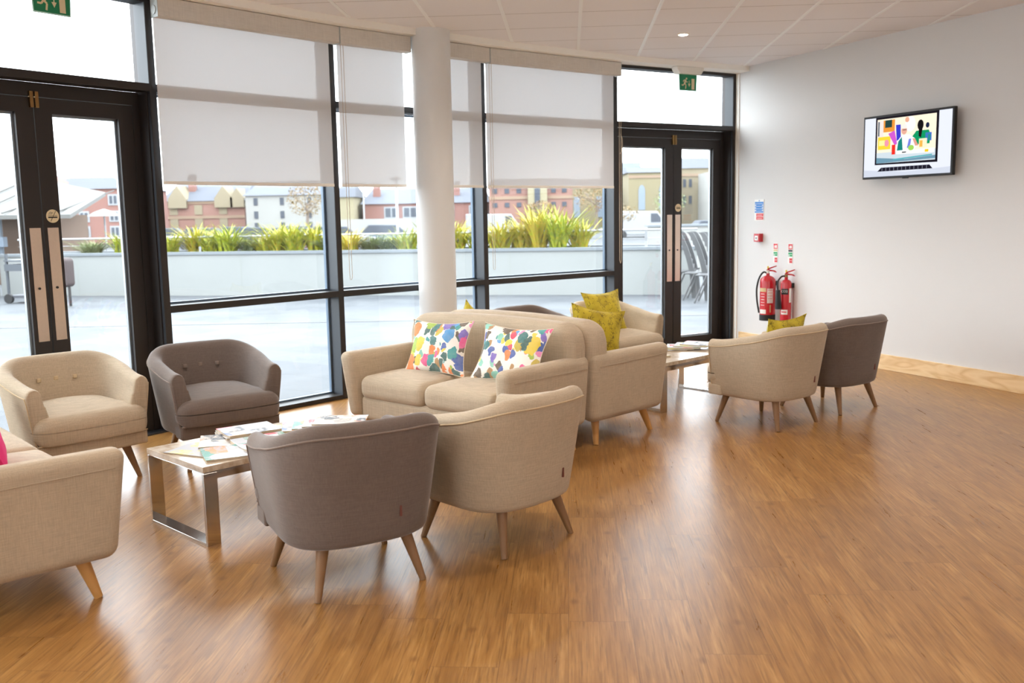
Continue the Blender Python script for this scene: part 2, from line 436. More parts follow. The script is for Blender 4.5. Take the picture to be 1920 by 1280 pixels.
class MB:
    def __init__(s): s.v = []; s.f = []; s.mi = []; s.cur = 0
    def add(s, vs, fs):
        o = len(s.v); s.v += [tuple(p) for p in vs]
        for f in fs: s.f.append(tuple(i + o for i in f)); s.mi.append(s.cur)
        return s
    def box(s, x0, x1, y0, y1, z0, z1):
        vs = [(x, y, z) for z in (z0, z1) for y in (y0, y1) for x in (x0, x1)]
        return s.add(vs, [(0, 2, 3, 1), (4, 5, 7, 6), (0, 1, 5, 4), (2, 6, 7, 3), (0, 4, 6, 2), (1, 3, 7, 5)])
    def prism(s, pts, z0, z1):
        n = len(pts); vs = [(x, y, z0) for x, y in pts] + [(x, y, z1) for x, y in pts]
        return s.add(vs, [tuple(reversed(range(n))), tuple(range(n, 2 * n))] + [(i, (i + 1) % n, n + (i + 1) % n, n + i) for i in range(n)])
    def prism_xz(s, pts, y0, y1):
        n = len(pts); vs = [(x, y0, z) for x, z in pts] + [(x, y1, z) for x, z in pts]
        return s.add(vs, [tuple(range(n)), tuple(reversed(range(n, 2 * n)))] + [(i, n + i, n + (i + 1) % n, (i + 1) % n) for i in range(n)])
    def prism_yz(s, pts, x0, x1):
        n = len(pts); vs = [(x0, y, z) for y, z in pts] + [(x1, y, z) for y, z in pts]
        return s.add(vs, [tuple(reversed(range(n))), tuple(range(n, 2 * n))] + [(i, (i + 1) % n, n + (i + 1) % n, n + i) for i in range(n)])
    def lathe(s, prof, n=24, c=(0, 0), ax='z', c0=0):
        vs = []
        for r, z in prof:
            for k in range(n):
                a = 2 * PI * k / n; x, y = r * math.cos(a), r * math.sin(a)
                vs.append({'z': (c[0] + x, c[1] + y, z), 'y': (c[0] + x, z, c[1] + y), 'x': (z, c[0] + x, c[1] + y)}[ax])
        m = len(prof); fs = []
        for i in range(m - 1):
            for k in range(n):
                a, b2 = i * n + k, i * n + (k + 1) % n
                fs.append((a, b2, b2 + n, a + n) if ax != 'y' else (a, a + n, b2 + n, b2))
        fs.append(tuple(reversed(range(n))) if ax != 'y' else tuple(range(n)))
        top = tuple(range((m - 1) * n, m * n)); fs.append(top if ax != 'y' else tuple(reversed(top)))
        return s.add(vs, fs)
    def tube(s, pts, r, n=8, closed=False, caps=True):
        P = [Vector(p) for p in pts]; m = len(P); vs = []
        prev = None
        for i in range(m):
            if closed: t = P[(i + 1) % m] - P[i - 1]
            else: t = P[min(i + 1, m - 1)] - P[max(i - 1, 0)]
            t.normalize()
            if prev is None:
                a = Vector((0, 0, 1)) if abs(t.z) < .9 else Vector((1, 0, 0))
                u = t.cross(a).normalized()
            else:
                u = (prev - t * prev.dot(t)).normalized()
            prev = u; v2 = t.cross(u)
            rr = r[i] if isinstance(r, (list, tuple)) else r
            for k in range(n):
                a = 2 * PI * k / n
                vs.append(P[i] + (u * math.cos(a) + v2 * math.sin(a)) * rr)
        fs = []
        for i in range(m if closed else m - 1):
            j = (i + 1) % m
            for k in range(n):
                fs.append((i * n + k, i * n + (k + 1) % n, j * n + (k + 1) % n, j * n + k))
        if not closed and caps:
            fs.append(tuple(reversed(range(n)))); fs.append(tuple(range((m - 1) * n, m * n)))
        return s.add(vs, fs)
    def rbox(s, c, h, r, n=8, crown=0.0, fn=None):
        """rounded box, half sizes h, radius r; crown bulges the top; fn deforms local points"""
        hx, hy, hz = h; r = min(r, hx, hy, hz)
        idx = {}; vs = []; fs = []
        def samples(hh):
            q = [math.sin(t * PI / 4 / 3) for t in range(0, 1)]
            core = hh - r
            arc = [core + r * math.tan(R(45) * k / 3) for k in range(1, 4)]
            mid = list(np.linspace(-core, core, n + 1)) if core > 1e-6 else [0.0]
            return [-a for a in reversed(arc)] + mid + arc
        X, Y, Z = samples(hx), samples(hy), samples(hz)
        def pt(i, j, k):
            key = (i, j, k)
            if key in idx: return idx[key]
            p = Vector((X[i], Y[j], Z[k]))
            inner = Vector((max(-(hx - r), min(hx - r, p.x)), max(-(hy - r), min(hy - r, p.y)), max(-(hz - r), min(hz - r, p.z))))
            d = p - inner
            q = inner + d.normalized() * r if d.length > 1e-9 else p
            if crown and q.z > 0:
                q.z += crown * max(0, 1 - (q.x / hx) ** 2) * max(0, 1 - (q.y / hy) ** 2) * min(1, q.z / hz)
            if fn: q = Vector(fn(q.x, q.y, q.z))
            idx[key] = len(vs); vs.append((q.x + c[0], q.y + c[1], q.z + c[2])); return idx[key]
        a, b2, c2 = len(X) - 1, len(Y) - 1, len(Z) - 1
        for i in range(a):
            for j in range(b2):
                fs.append((pt(i, j, 0), pt(i, j + 1, 0), pt(i + 1, j + 1, 0), pt(i + 1, j, 0)))
                fs.append((pt(i, j, c2), pt(i + 1, j, c2), pt(i + 1, j + 1, c2), pt(i, j + 1, c2)))
        for i in range(a):
            for k in range(c2):
                fs.append((pt(i, 0, k), pt(i + 1, 0, k), pt(i + 1, 0, k + 1), pt(i, 0, k + 1)))
                fs.append((pt(i, b2, k), pt(i, b2, k + 1), pt(i + 1, b2, k + 1), pt(i + 1, b2, k)))
        for j in range(b2):
            for k in range(c2):
                fs.append((pt(0, j, k), pt(0, j, k + 1), pt(0, j + 1, k + 1), pt(0, j + 1, k)))
                fs.append((pt(a, j, k), pt(a, j + 1, k), pt(a, j + 1, k + 1), pt(a, j, k + 1)))
        return s.add(vs, fs)
    def disc(s, c, r, n=20, ax='z', t=.002):
        return s.lathe([(r, c[{'z': 2, 'y': 1, 'x': 0}[ax]] - t / 2), (r, c[{'z': 2, 'y': 1, 'x': 0}[ax]] + t / 2)], n,
                       {'z': (c[0], c[1]), 'y': (c[0], c[2]), 'x': (c[1], c[2])}[ax], ax)
    def build(s, name, mat, parent=None, smooth=False, bevel=0.0, angle=40):
        me = bpy.data.meshes.new(name)
        me.from_pydata(s.v, [], s.f)
        mats = mat if isinstance(mat, (list, tuple)) else [mat]
        for m in mats: me.materials.append(m)
        if len(mats) > 1:
            me.polygons.foreach_set('material_index', s.mi)
        me.validate(); me.update()
        if smooth:
            me.polygons.foreach_set('use_smooth', [True] * len(me.polygons))
            if angle < 170:
                try: me.set_sharp_from_angle(angle=R(angle))
                except Exception: pass
        o = bpy.data.objects.new(name, me); link(o, parent)
        if bevel:
            md = o.modifiers.new('bevel', 'BEVEL'); md.width = bevel; md.segments = 2; md.limit_method = 'ANGLE'
        return o

# ------------------------------------------------------------------ facade geometry
ND = [(-5.96, -.69), (-5.54, .91), (-4.98, 2.46), (-4.27, 3.95), (-3.42136, 5.36366), (-2.42562, 6.70599), (-1.39199, 7.84622),
      (-.20750, 8.92681), (1.12698, 9.92868), (2.55646, 10.79468)]
CEIL = 3.07; SOFF = 3.015
WD = Vector((math.cos(R(-64.72)), math.sin(R(-64.72))))
WEND = Vector(ND[-1]) + WD * 15.5
BACKL = (-6.2, WEND.y)
def bay(i):
    a, b2 = Vector(ND[i]), Vector(ND[i + 1]); d = b2 - a
    return (a.x, a.y, 0), math.atan2(d.y, d.x), d.length      # local +X along the bay, local +Y outward

# floor, ceiling, walls
room = [*ND, tuple(WEND), BACKL]
def offset_nodes(d):
    out = []
    for i, p in enumerate(ND):
        dirs = []
        if i > 0: dirs.append((Vector(ND[i]) - Vector(ND[i - 1])).normalized())
        if i < len(ND) - 1: dirs.append((Vector(ND[i + 1]) - Vector(ND[i])).normalized())
        dd = sum(dirs, Vector((0, 0))).normalized()
        nn = Vector((-dd.y, dd.x))
        out.append(tuple(Vector(p) + nn * d))
    return out
outer = offset_nodes(.2)
outer[-1] = tuple(Vector(ND[-1]) - WD * .2)
fl = MB().prism([*outer, tuple(WEND), BACKL], -.2, 0)
tag(fl.build('floor', M['floor']), kind='structure')
ce = MB().prism([*outer, tuple(WEND), BACKL], CEIL, CEIL + .2)
ceiling = tag(ce.build('ceiling', M['ceiling']), kind='structure')
gd = MB()
gv = Vector((math.cos(R(86.5)), math.sin(R(86.5)))); gu = Vector((gv.y, -gv.x))
def inside(x, y, poly):
    c = False; n = len(poly)
    for i in range(n):
        x1, y1 = poly[i]; x2, y2 = poly[(i + 1) % n]
        if (y1 > y) != (y2 > y) and x < (x2 - x1) * (y - y1) / (y2 - y1) + x1: c = not c
    return c
inner_edge = offset_nodes(-.18)
cpoly = [*inner_edge, tuple(WEND), BACKL]
gorg = Vector((.604, 8.0))
for k in range(-12, 16):
    o0 = gorg + gu * (.606 * k)
    ts = [t * .05 for t in range(-260, 90) if inside(*(o0 + gv * t * .05), cpoly)]
    if not ts: continue
    t0, t1 = min(ts), max(ts)
    a, b2 = o0 + gv * t0, o0 + gv * t1; h = gu * .014
    gd.prism([tuple(a - h), tuple(a + h), tuple(b2 + h), tuple(b2 - h)], CEIL - .004, CEIL + .001)
gd.build('ceiling_grid', plain('white_tee_bar', (252, 252, 250), .35), ceiling)

wr = MB(); n90 = Vector((-WD.y, WD.x))
a = Vector(ND[-1]) + WD * .02
wr.prism([tuple(a), tuple(a + n90 * .2), tuple(WEND + n90 * .2), tuple(WEND)], 0, CEIL)
tag(wr.build('wall_right', M['white']), kind='structure')
wb = MB().prism([(WEND.x, WEND.y), (WEND.x + .1, WEND.y - .2), (BACKL[0] - .2, WEND.y - .2), (BACKL[0], WEND.y)], 0, 1.0)
wb.prism([(WEND.x, WEND.y), (WEND.x + .1, WEND.y - .2), (BACKL[0] - .2, WEND.y - .2), (BACKL[0], WEND.y)], 2.7, CEIL)
for xa, xb in ((-6.2, -4.5), (-2.6, 2.4), (4.4, WEND.x)):
    wb.box(xa, xb, WEND.y - .2, WEND.y, 1.0, 2.7)
tag(wb.build('wall_back', M['white']), kind='structure')
wl = MB().prism([BACKL, tuple(ND[0]), (ND[0][0] - .2, ND[0][1]), (BACKL[0] - .2, BACKL[1])], 0, CEIL)
tag(wl.build('wall_left', M['white']), kind='structure')
for k, (xa, xb) in enumerate(((-4.5, -2.6), (2.4, 4.4))):  # unseen rear windows, added to let fill light in from behind the camera
    wf = MB()
    for q in (xa, (xa + xb) / 2 - .03, xb - .06): wf.box(q, q + .06, WEND.y - .15, WEND.y - .05, 1.0, 2.7)
    for q in (1.0, 2.64): wf.box(xa, xb, WEND.y - .15, WEND.y - .05, q, q + .06)
    fill_window = tag(wf.build('window_%d' % (8 + k), M['whitep']), kind='structure')
    MB().box(xa, xb, WEND.y - .11, WEND.y - .10, 1.0, 2.7).build('glass_pane', M['glass'], fill_window)
# right wall trims
bs = MB()
n_in = Vector((WD.y, -WD.x))
L0 = 0.10
a, b2 = Vector(ND[-1]) + WD * L0, WEND
bs.prism([tuple(a), tuple(b2), tuple(b2 + n_in * .018), tuple(a + n_in * .018)], 0, .144)
M['baseboard'] = wood('pale_pine_board', (236, 200, 142), (214, 170, 108), 'z', .45)
def board_mat():
    m, nt, b, o = new_mat('pale_ash_board')
    v = coord(nt, (1, 1, 1), (0, 0, R(64.72)))
    sp = N(nt, 'ShaderNodeSeparateXYZ'); nt.links.new(v, sp.inputs[0])
    g = N(nt, 'ShaderNodeCombineXYZ')
    nt.links.new(mathn(nt, 'MULTIPLY', sp.outputs[0], 2.2), g.inputs[0]); nt.links.new(mathn(nt, 'MULTIPLY', sp.outputs[2], 9), g.inputs[1])
    n = noise(nt, g.outputs[0], 1.0, 2, .5, .5)
    f = mathn(nt, 'PINGPONG', mathn(nt, 'MULTIPLY', n, 9.0), 1.0)
    nt.links.new(ramp(nt, f, [(.0, lin((222, 182, 128))), (.6, lin((236, 202, 152))), (1, lin((240, 208, 160)))]), b.inputs['Base Color'])
    b.inputs['Roughness'].default_value = .45
    return m
tag(bs.build('baseboard_right', board_mat(), bevel=.003), kind='structure')
tw = MB().prism([tuple(Vector(ND[-1]) + n90 * 0 + WD * .0), tuple(Vector(ND[-1]) + WD * .055), tuple(Vector(ND[-1]) + WD * .055 + n_in * .012), tuple(Vector(ND[-1]) + n_in * .012)], 0, SOFF)
tag(tw.build('trim_10', M['cream']), kind='structure')
# cream bulkhead that follows the curved glazing
bk = MB()
ie, oe = offset_nodes(-.20), offset_nodes(.2)
ie[-1] = tuple(Vector(ND[-1]) + WD * .21)
oe[-1] = tuple(Vector(ND[-1]) - WD * .2)
def smooth_poly(P, k=5):
    out = []
    n = len(P)
    for i in range(n - 1):
        p0 = Vector(P[max(i - 1, 0)]); p1 = Vector(P[i]); p2 = Vector(P[i + 1]); p3 = Vector(P[min(i + 2, n - 1)])
        for t in range(k):
            u = t / k
            out.append(tuple(.5 * ((2 * p1) + (p2 - p0) * u + (2 * p0 - 5 * p1 + 4 * p2 - p3) * u * u + (3 * p1 - p0 - 3 * p2 + p3) * u ** 3)))
    out.append(P[-1]); return out
si, so = smooth_poly(ie), smooth_poly(oe)
vs = []; fs = []
for (x, y), (x2, y2) in zip(si, so):
    vs += [(x, y, SOFF), (x, y, CEIL + .01), (x2, y2, CEIL + .01), (x2, y2, SOFF)]
m_ = len(si)
for i in range(m_ - 1):
    q = i * 4
    for k in range(4): fs.append((q + k, q + (k + 1) % 4, q + 4 + (k + 1) % 4, q + 4 + k))
fs += [(0, 3, 2, 1), ((m_ - 1) * 4, (m_ - 1) * 4 + 1, (m_ - 1) * 4 + 2, (m_ - 1) * 4 + 3)]
bk.add(vs, fs)
tag(bk.build('trim_11', M['cream'], smooth=True), kind='structure')

# mullions: trim_1 .. trim_9
DEP = .13
for i in range(len(ND)):
    j = max(i - 1, 0)
    loc, rz, L = bay(j)
    x = L if i > 0 else .05
    mb = MB().box(x - .05, x, 0, DEP, 0, SOFF)
    mb.cur = 1
    mb.box(x - .05 - .002, x - .05, .004, DEP, .037, SOFF - .03)
    mb.cur = 0
    mb.box(x - .042, x - .008, DEP, DEP + .06, 0, SOFF)
    o = mb.build('trim_%d' % (i if i else 12), [M['frame'], M['frame_out']])
    o.location = loc; o.rotation_euler = (0, 0, rz); tag(o, kind='structure')

# window bays
ZT0, ZT1 = 2.393, 2.445
def window_bay(i, num):
    loc, rz, L = bay(i)
    r = empty('window_%d' % num, loc, rz, kind='structure')
    def fr(nm, z0, z1, y0=.0, y1=DEP):
        MB().box(0, L - .05, y0, y1, z0, z1).build(nm, M['frame'], r, bevel=.002)
    fr('sill_rail', 0, .036); fr('middle_rail', .86, .908); fr('transom', ZT0, ZT1); fr('head_rail', SOFF - .03, SOFF)
    ga = MB()
    for z0, z1 in ((.036, .86), (.908, ZT0), (ZT1, SOFF - .03)):
        ga.box(.0, .018, DEP, DEP + .03, z0, z1); ga.box(L - .068, L - .05, DEP, DEP + .03, z0, z1)
        ga.box(.018, L - .068, DEP, DEP + .03, z0, z0 + .016); ga.box(.018, L - .068, DEP, DEP + .03, z1 - .016, z1)
    ga.build('glazing_bead', plain('grey_glazing_bead', (92, 110, 128), .4), r)
    for z0, z1 in ((.05, .846), (.922, ZT0 - .014), (ZT1 + .014, SOFF - .044)):
        MB().box(.016, L - .066, DEP + .012, DEP + .018, z0, z1).build('glass_pane', M['glass'], r)
for i, num in ((0, 4), (1, 5), (2, 6), (3, 7), (5, 1), (6, 2), (7, 3)):
    window_bay(i, num)

def text_mesh(body, size, mat, parent, mat4, depth=.0004, name='lettering'):
    cu = bpy.data.curves.new(name, 'FONT'); cu.body = body; cu.size = size; cu.extrude = depth
    cu.align_x = 'CENTER'; cu.align_y = 'CENTER'
    tmp = bpy.data.objects.new('tmp', cu); C.objects.link(tmp)
    dg = bpy.context.evaluated_depsgraph_get()
    me = bpy.data.meshes.new_from_object(tmp.evaluated_get(dg))
    bpy.data.objects.remove(tmp)
    me.transform(mat4); me.materials.clear(); me.materials.append(mat); me.name = name
    o = bpy.data.objects.new(name, me); link(o, parent); return o
FACE_IN = Matrix.Rotation(R(90), 4, 'X')      # text plane seen from local -Y

def door_bay(i, num, sticker):
    loc, rz, L = bay(i)
    r = empty('door_%d' % num, loc, rz, kind='structure')
    e = L - .05
    MB().box(0, e, 0, DEP, ZT0, ZT1).build('transom', M['frame'], r, bevel=.002)
    MB().box(0, e, .0, DEP, SOFF - .03, SOFF).build('head_rail', M['frame'], r)
    fr = MB().box(.0, .06, DEP, DEP + .06, 0, 2.305); fr.box(e - .06, e, DEP, DEP + .06, 0, 2.305); fr.box(0, e, DEP, DEP + .06, 2.305, ZT0)
    fr.box(0, .02, .03, DEP, 0, ZT0); fr.box(e - .012, e, .03, DEP, 0, ZT0)
    fr.build('door_frame', M['frame'], r)
    MB().box(0, e, .04, DEP + .06, 0, .012).build('threshold', M['frame_out'], r)
    MB().box(.02, e - .02, DEP + .02, DEP + .026, ZT1, SOFF - .03).build('glass_pane', M['glass'], r)
    mid = .872
    for k, (x0, x1) in enumerate(((.063, mid - .003), (mid + .003, e - .063))):
        lf = MB()
        y0, y1 = DEP + .003, DEP + .05
        g0, g1 = x0 + .105 if k == 0 else x0 + .115, x1 - .115 if k == 0 else x1 - .105
        lf.box(x0, g0, y0, y1, .014, 2.30); lf.box(g1, x1, y0, y1, .014, 2.30)
        lf.box(g0, g1, y0, y1, .014, .11); lf.box(g0, g1, y0, y1, 2.205, 2.30)
        leaf = lf.build('door_leaf', M['frame'], r)
        bd = MB()
        for q in (g0, g1 - .014): bd.box(q, q + .014, y1 - .012, y1 + .012, .11, 2.205)
        bd.box(g0, g1, y1 - .012, y1 + .012, .11, .124); bd.box(g0, g1, y1 - .012, y1 + .012, 2.191, 2.205)
        bd.build('glazing_bead', M['rail'], leaf)
        MB().box(g0 + .005, g1 - .005, y0 + .026, y0 + .032, .115, 2.20).build('glass_pane', M['glass'], leaf)
        xc = (mid - .055) if k == 0 else (mid + .062)
        pm = MB().box(xc - .036, xc + .036, y0 - .003, y0, .745, 1.478)
        pl_ = pm.build('push_plate', M['steel'], leaf)
        MB().disc((xc - .005, y0 - .006, 1.09), .008, 12, 'y', .008).build('keyhole', M['label_black'], pl_)
        cl = MB().box(mid + (-.028 if k == 0 else .006), mid + (-.006 if k == 0 else .028), y0 - .02, y0, 2.235, 2.335)
        cl.build('top_bolt', M['brass'], leaf)
    sx = mid + .065
    st = MB().disc((sx, DEP - .001, 1.552), .043, 28, 'y', .002); st.build('round_sticker', M['cream_sign'], r)
    sg = MB(); yy = DEP - .003
    if sticker == 0:
        sg.box(sx - .03, sx + .03, yy, yy + .001, 1.540, 1.549); sg.box(sx - .03, sx + .03, yy, yy + .001, 1.556, 1.558)
        sg.tube([(sx + .022, yy, 1.585), (sx - .015, yy, 1.52)], .0015, 5)
        for k in range(3): sg.tube([(sx - .026 + k * .008, yy, 1.563), (sx - .02 + k * .009, yy, 1.575), (sx - .012 + k * .008, yy, 1.58 - .004 * k)], .0012, 5)
    else:
        for k, hh in enumerate((.018, .012, .012, .012)):
            x = sx - .026 + k * .014
            sg.tube([(x + .01, yy, 1.552 + hh * .8), (x, yy, 1.552 + hh * .3), (x, yy, 1.545), (x + .01, yy, 1.54), (x + .012, yy, 1.556)], .002, 5)
    sg.build('sticker_mark', M['label_black'], r)
    return r
door_bay(4, 1, 0)
door_bay(8, 2, 1)

# ------------------------------------------------------------------ roller blinds
def blind(i, s0, s1, c0, c1, chain_s, label, z0=1.772):
    loc, rz, L = bay(i)
    r = empty('roller_blind', loc, rz, label, 'roller blind', 'pale roller blinds on the curved glazing')
    yc = -.11
    MB().box(c0, c1, yc, -.018, 2.885, SOFF - .004).build('valance', M['valance'], r, bevel=.003)
    mg = plain('grey_bracket', (190, 196, 194), .5)
    MB().box(c0 - .004, c0, yc, -.016, 2.88, SOFF - .004).disc((c0 - .004, -.06, 2.93), .03, 16, 'x', .012).build('end_bracket', mg, r)
    MB().box(c1, c1 + .004, yc, -.016, 2.88, SOFF - .004).build('end_bracket', mg, r)
    f = MB().add([(s0, -.03, z0), (s1, -.03, z0), (s1, -.03, 2.90), (s0, -.03, 2.90)], [(0, 1, 2, 3)])
    f.build('blind_fabric', M['blind'], r)
    MB().box(s0, s1, -.036, -.023, z0 - .012, z0 + .012).build('bottom_bar', M['cream'], r, bevel=.003)
    if chain_s is not None:
        x, zb = chain_s, 1.0
        pts = [(x - .012, -.075, 2.90), (x - .012, -.075, zb + .03), (x - .008, -.075, zb + .008), (x, -.075, zb), (x + .008, -.075, zb + .008), (x + .012, -.075, zb + .03), (x + .012, -.075, 2.90)]
        MB().tube(pts, .0022, 6).build('pull_chain', plain('chain_beige', (190, 170, 150), .5), r)
    return r
blind(5, -.008, 1.465, -.008, 1.515, None, 'widest roller blind, between the left double door and the first dark mullion')
blind(6, .008, .66, .0, .69, .03, 'narrow roller blind directly left of the white column, with a pull chain')
blind(6, 1.06, 1.535, 1.05, 1.575, None, 'narrow roller blind directly right of the white column')
b4 = blind(7, -.012, 1.585, -.004, 1.62, .012, 'roller blind beside the right double door under the ceiling edge')
loc, rz, L = bay(7)
ch = MB(); x = 1.635
ch.tube([(x - .012, -.075, 2.90), (x - .012, -.075, 1.02), (x, -.075, .99), (x + .012, -.075, 1.02), (x + .012, -.075, 2.90)], .003, 6)
ch.tube([(x + .05, -.03, 2.31), (x + .06, -.04, 2.27), (x + .055, -.05, 2.2), (x + .02, -.07, 2.13), (x, -.075, 2.11)], .004, 6)
ch.build('pull_chain', plain('chain_tan', (180, 160, 132), .5), b4)

# round column
cx, cy, cr = -.645, 8.30, .165
col = MB().lathe([(cr, 0), (cr, CEIL)], 64, (cx, cy))
tag(col.build('column', M['white'], smooth=True), 'round white plastered column from floor to ceiling in front of the glazing', 'column')

# ------------------------------------------------------------------ exit signs
def exit_sign(loc, rz, label):
    r = empty('exit_sign', loc, rz, label, 'exit sign', 'green running man exit signs')
    MB().prism_xz([(-.185, 0), (-.18, -.03), (-.145, -.075), (.145, -.075), (.18, -.03), (.185, 0)], -.05, .05).build('housing', M['whitep'], r, bevel=.008)
    MB().prism_xz([(-.127, -.07), (.127, -.07), (.118, -.242), (-.118, -.242)], -.003, .003).build('edge_panel', plain('clear_acrylic_edge', (200, 240, 235), .2), r)
    MB().prism_xz([(-.12, -.072), (.12, -.072), (.112, -.234), (-.112, -.234)], -.005, .0049).build('sign_panel', M['green_sign'], r)
    sy = -.0065
    g = MB()
    g.box(.048, .086, sy, sy + .002, -.225, -.115)
    # arrow
    g.box(.012, .018, sy, sy + .002, -.175, -.135)
    g.prism_xz([(-.001, -.168), (.015, -.2), (.031, -.168)], sy, sy + .002)
    # running figure
    g.disc((-.024, sy, -.117), .010, 14, 'y', .002)
    def limb(p, w_):
        for (xa, za), (xb, zb) in zip(p[:-1], p[1:]):
            dx, dz = xb - xa, zb - za; l = math.hypot(dx, dz) or 1; nx, nz = -dz / l * w_, dx / l * w_
            g.prism_xz([(xa + nx, za + nz), (xa - nx, za - nz), (xb - nx, zb - nz), (xb + nx, zb + nz)], sy, sy + .002)
    limb([(-.034, -.128), (-.05, -.17)], .011)
    limb([(-.036, -.132), (-.058, -.134), (-.07, -.150)], .004)
    limb([(-.034, -.135), (-.024, -.152), (-.008, -.150)], .004)
    limb([(-.048, -.168), (-.03, -.182), (-.036, -.222)], .006)
    limb([(-.052, -.168), (-.066, -.186), (-.09, -.184)], .006)
    g.build('pictogram', M['cream_sign'], r)
    return r

# ------------------------------------------------------------------ tub chairs
def tub_chair(fab, pipe, prefix_label):
    r = empty('tub_chair')
    ZB, HB, HA = .205, .72, .605
    YF = .255
    def plan(t, wx, yb, y0):
        """t in [-1,1] from the left arm front round the back to the right arm front"""
        a = abs(t); sg = -1 if t < 0 else 1
        if a > .62:
            k = (a - .62) / .38
            return sg * (wx - .012 * k), y0 + (YF - y0) * k
        ang = (a / .62) * PI / 2
        p = 2 / 2.7
        return sg * wx * abs(math.sin(ang)) ** p, y0 - (y0 + yb) * abs(math.cos(ang)) ** p
    NT = 57
    T = [-1 + 2 * k / (NT - 1) for k in range(NT)]
    def rimz(t):
        a = abs(t); k = min(1, max(0, (a - .18) / .82))
        k = k * k * (3 - 2 * k)
        return HB + (HA - HB) * (k ** .85)
    def outer_pt(t, z):
        q = max(0, min(1, (z - ZB) / (HB - ZB)))
        wx = .305 + .074 * q ** .9; yb = .285 + .076 * q; y0 = -.04 - .01 * q
        return plan(t, wx, yb, y0)
    def inward(t, z):
        x1, y1 = outer_pt(max(-1, t - .02), z); x2, y2 = outer_pt(min(1, t + .02), z)
        d = Vector((x2 - x1, y2 - y1)).normalized(); return Vector((-d.y, d.x))
    rings = []
    for t in T:
        H = rimz(t)
        prof = [(.04, ZB - .002), (.018, ZB - .001), (.005, ZB + .008), (0, ZB + .025)] + [(0, ZB + .025 + (H - .05 - ZB - .025) * k / 6) for k in range(1, 7)]
        TH = .088
        for k in range(1, 8):
            a = PI * k / 8
            prof.append((TH / 2 - math.cos(a) * TH / 2, H - .05 + math.sin(a) * .05))
        prof += [(TH, H - .05), (TH + .004, H - .10), (TH + .010, .5), (TH + .02, .42), (TH + .03, .34)]
        ring = []
        for d, z in prof:
            x, y = outer_pt(t, min(z, H - .05)); nn = inward(t, min(z, H - .05))
            if abs(t) > .9 and z < .26: y -= .03 * ((abs(t) - .9) / .1) * (.26 - z) / .055
            ring.append((x + nn.x * d, y + nn.y * d, z))
        rings.append(ring)
    n = len(rings[0]); mb = MB()
    # rounded arm fronts
    def bulge(ring, amt):
        cxx = sum(p[0] for p in ring) / n; out = []
        for p in ring:
            zc = .42
            out.append((cxx + (p[0] - cxx) * .80, p[1] + amt, zc + (p[2] - zc) * (.97 if p[2] > zc else .97)))
        return out
    def mid(ring, amt):
        cxx = sum(p[0] for p in ring) / n
        return [(cxx + (p[0] - cxx) * .94, p[1] + amt, .42 + (p[2] - .42) * .99) for p in ring]
    rings = [bulge(rings[0], .02), mid(rings[0], .014)] + rings + [mid(rings[-1], .014), bulge(rings[-1], .02)]
    vs = [p for rg in rings for p in rg]; fs = []
    for i in range(len(rings) - 1):
        for k in range(n - 1):
            fs.append((i * n + k, i * n + k + 1, (i + 1) * n + k + 1, (i + 1) * n + k))
        fs.append((i * n + n - 1, i * n, (i + 1) * n, (i + 1) * n + n - 1))
    fs.append(tuple(reversed(range(n)))); fs.append(tuple(range((len(rings) - 1) * n, len(rings) * n)))
    mb.add(vs, fs)
    mb.build('tub_back', fab, r, smooth=True, angle=55)
    # piping along the outer rim and down the arm fronts
    pp = []
    for t in T:
        z = rimz(t) - .05; x, y = outer_pt(t, z); nn = inward(t, z); pp.append((x - nn.x * .001, y - nn.y * .001, z + .002))
    def arm_down(t):
        out = []
        for k in range(1, 9):
            z = rimz(t) - .05 - k * (rimz(t) - .05 - .215) / 8; x, y = outer_pt(t, z); out.append((x * .998, y + .008, z))
        return out
    pp = list(reversed(arm_down(-1))) + pp + arm_down(1)
    MB().tube(pp, .0042, 6).build('piping', pipe, r, smooth=True, angle=180)
    # seat
    def seatfn(x, y, z):
        k = max(0, min(1, (y - .06) / .10)); k = k * k * (3 - 2 * k)
        x *= 1 + .24 * k
        if z > 0: z -= .010 * k
        y2 = y - (.03 * (x / .32) ** 2 if y > .2 else 0)
        if z < 0 and y > .12:
            d = min(.061, max(0.0, -z - .018)); q = .062 - math.sqrt(.062 ** 2 - d ** 2); y2 += .85 * q * min(1, (y - .12) / .1); x *= 1 + 1.5 * q
        return x, y2, z
    MB().rbox((0, .047, .362), (.258, .305, .080), .062, 8, .045, seatfn).build('seat_cushion', fab, r, smooth=True, angle=180)
    def railfn(x, y, z): return x, y - .03 * (x / .32) ** 2, z
    MB().rbox((0, .262, .245), (.309, .062, .041), .014, 8, 0, railfn).build('front_rail', fab, r, smooth=True, angle=180)
    MB().tube([(-.305 + .61 * k / 16, .328 - .03 * ((-.305 + .61 * k / 16) / .32) ** 2, .287) for k in range(17)], .004, 6).build('front_piping', pipe, r, smooth=True, angle=180)
    MB().prism([tuple(Vector(outer_pt(t, ZB)) * .90) for t in T[::2]] + [(.26, .26), (-.26, .26)], ZB + .002, ZB + .03).build('underside', M['black'], r)
    # legs
    for sx in (-1, 1):
        for fy in (1, -1):
            top = (sx * (.20 if fy > 0 else .175), .205 if fy > 0 else -.185, ZB + .01)
            bot = (sx * (.262 if fy > 0 else .228), .25 * fy if fy > 0 else -.25, 0)
            MB().tube([bot, ((top[0] + bot[0]) / 2, (top[1] + bot[1]) / 2, top[2] / 2), top], [.0135, .020, .027], 16).build('leg', M['oak'], r, smooth=True)
    # buttons on the inner back
    for bx in (-.105, 0, .105):
        t = bx / .62; z = .575
        x, y = outer_pt(t, z); nn = inward(t, z); y = y + .088 + .004
        MB().rbox((bx, y + .002, z), (.013, .006, .013), .0125, 2).build('button', pipe, r, smooth=True)
    z = .33; x, y = outer_pt(.10, z)
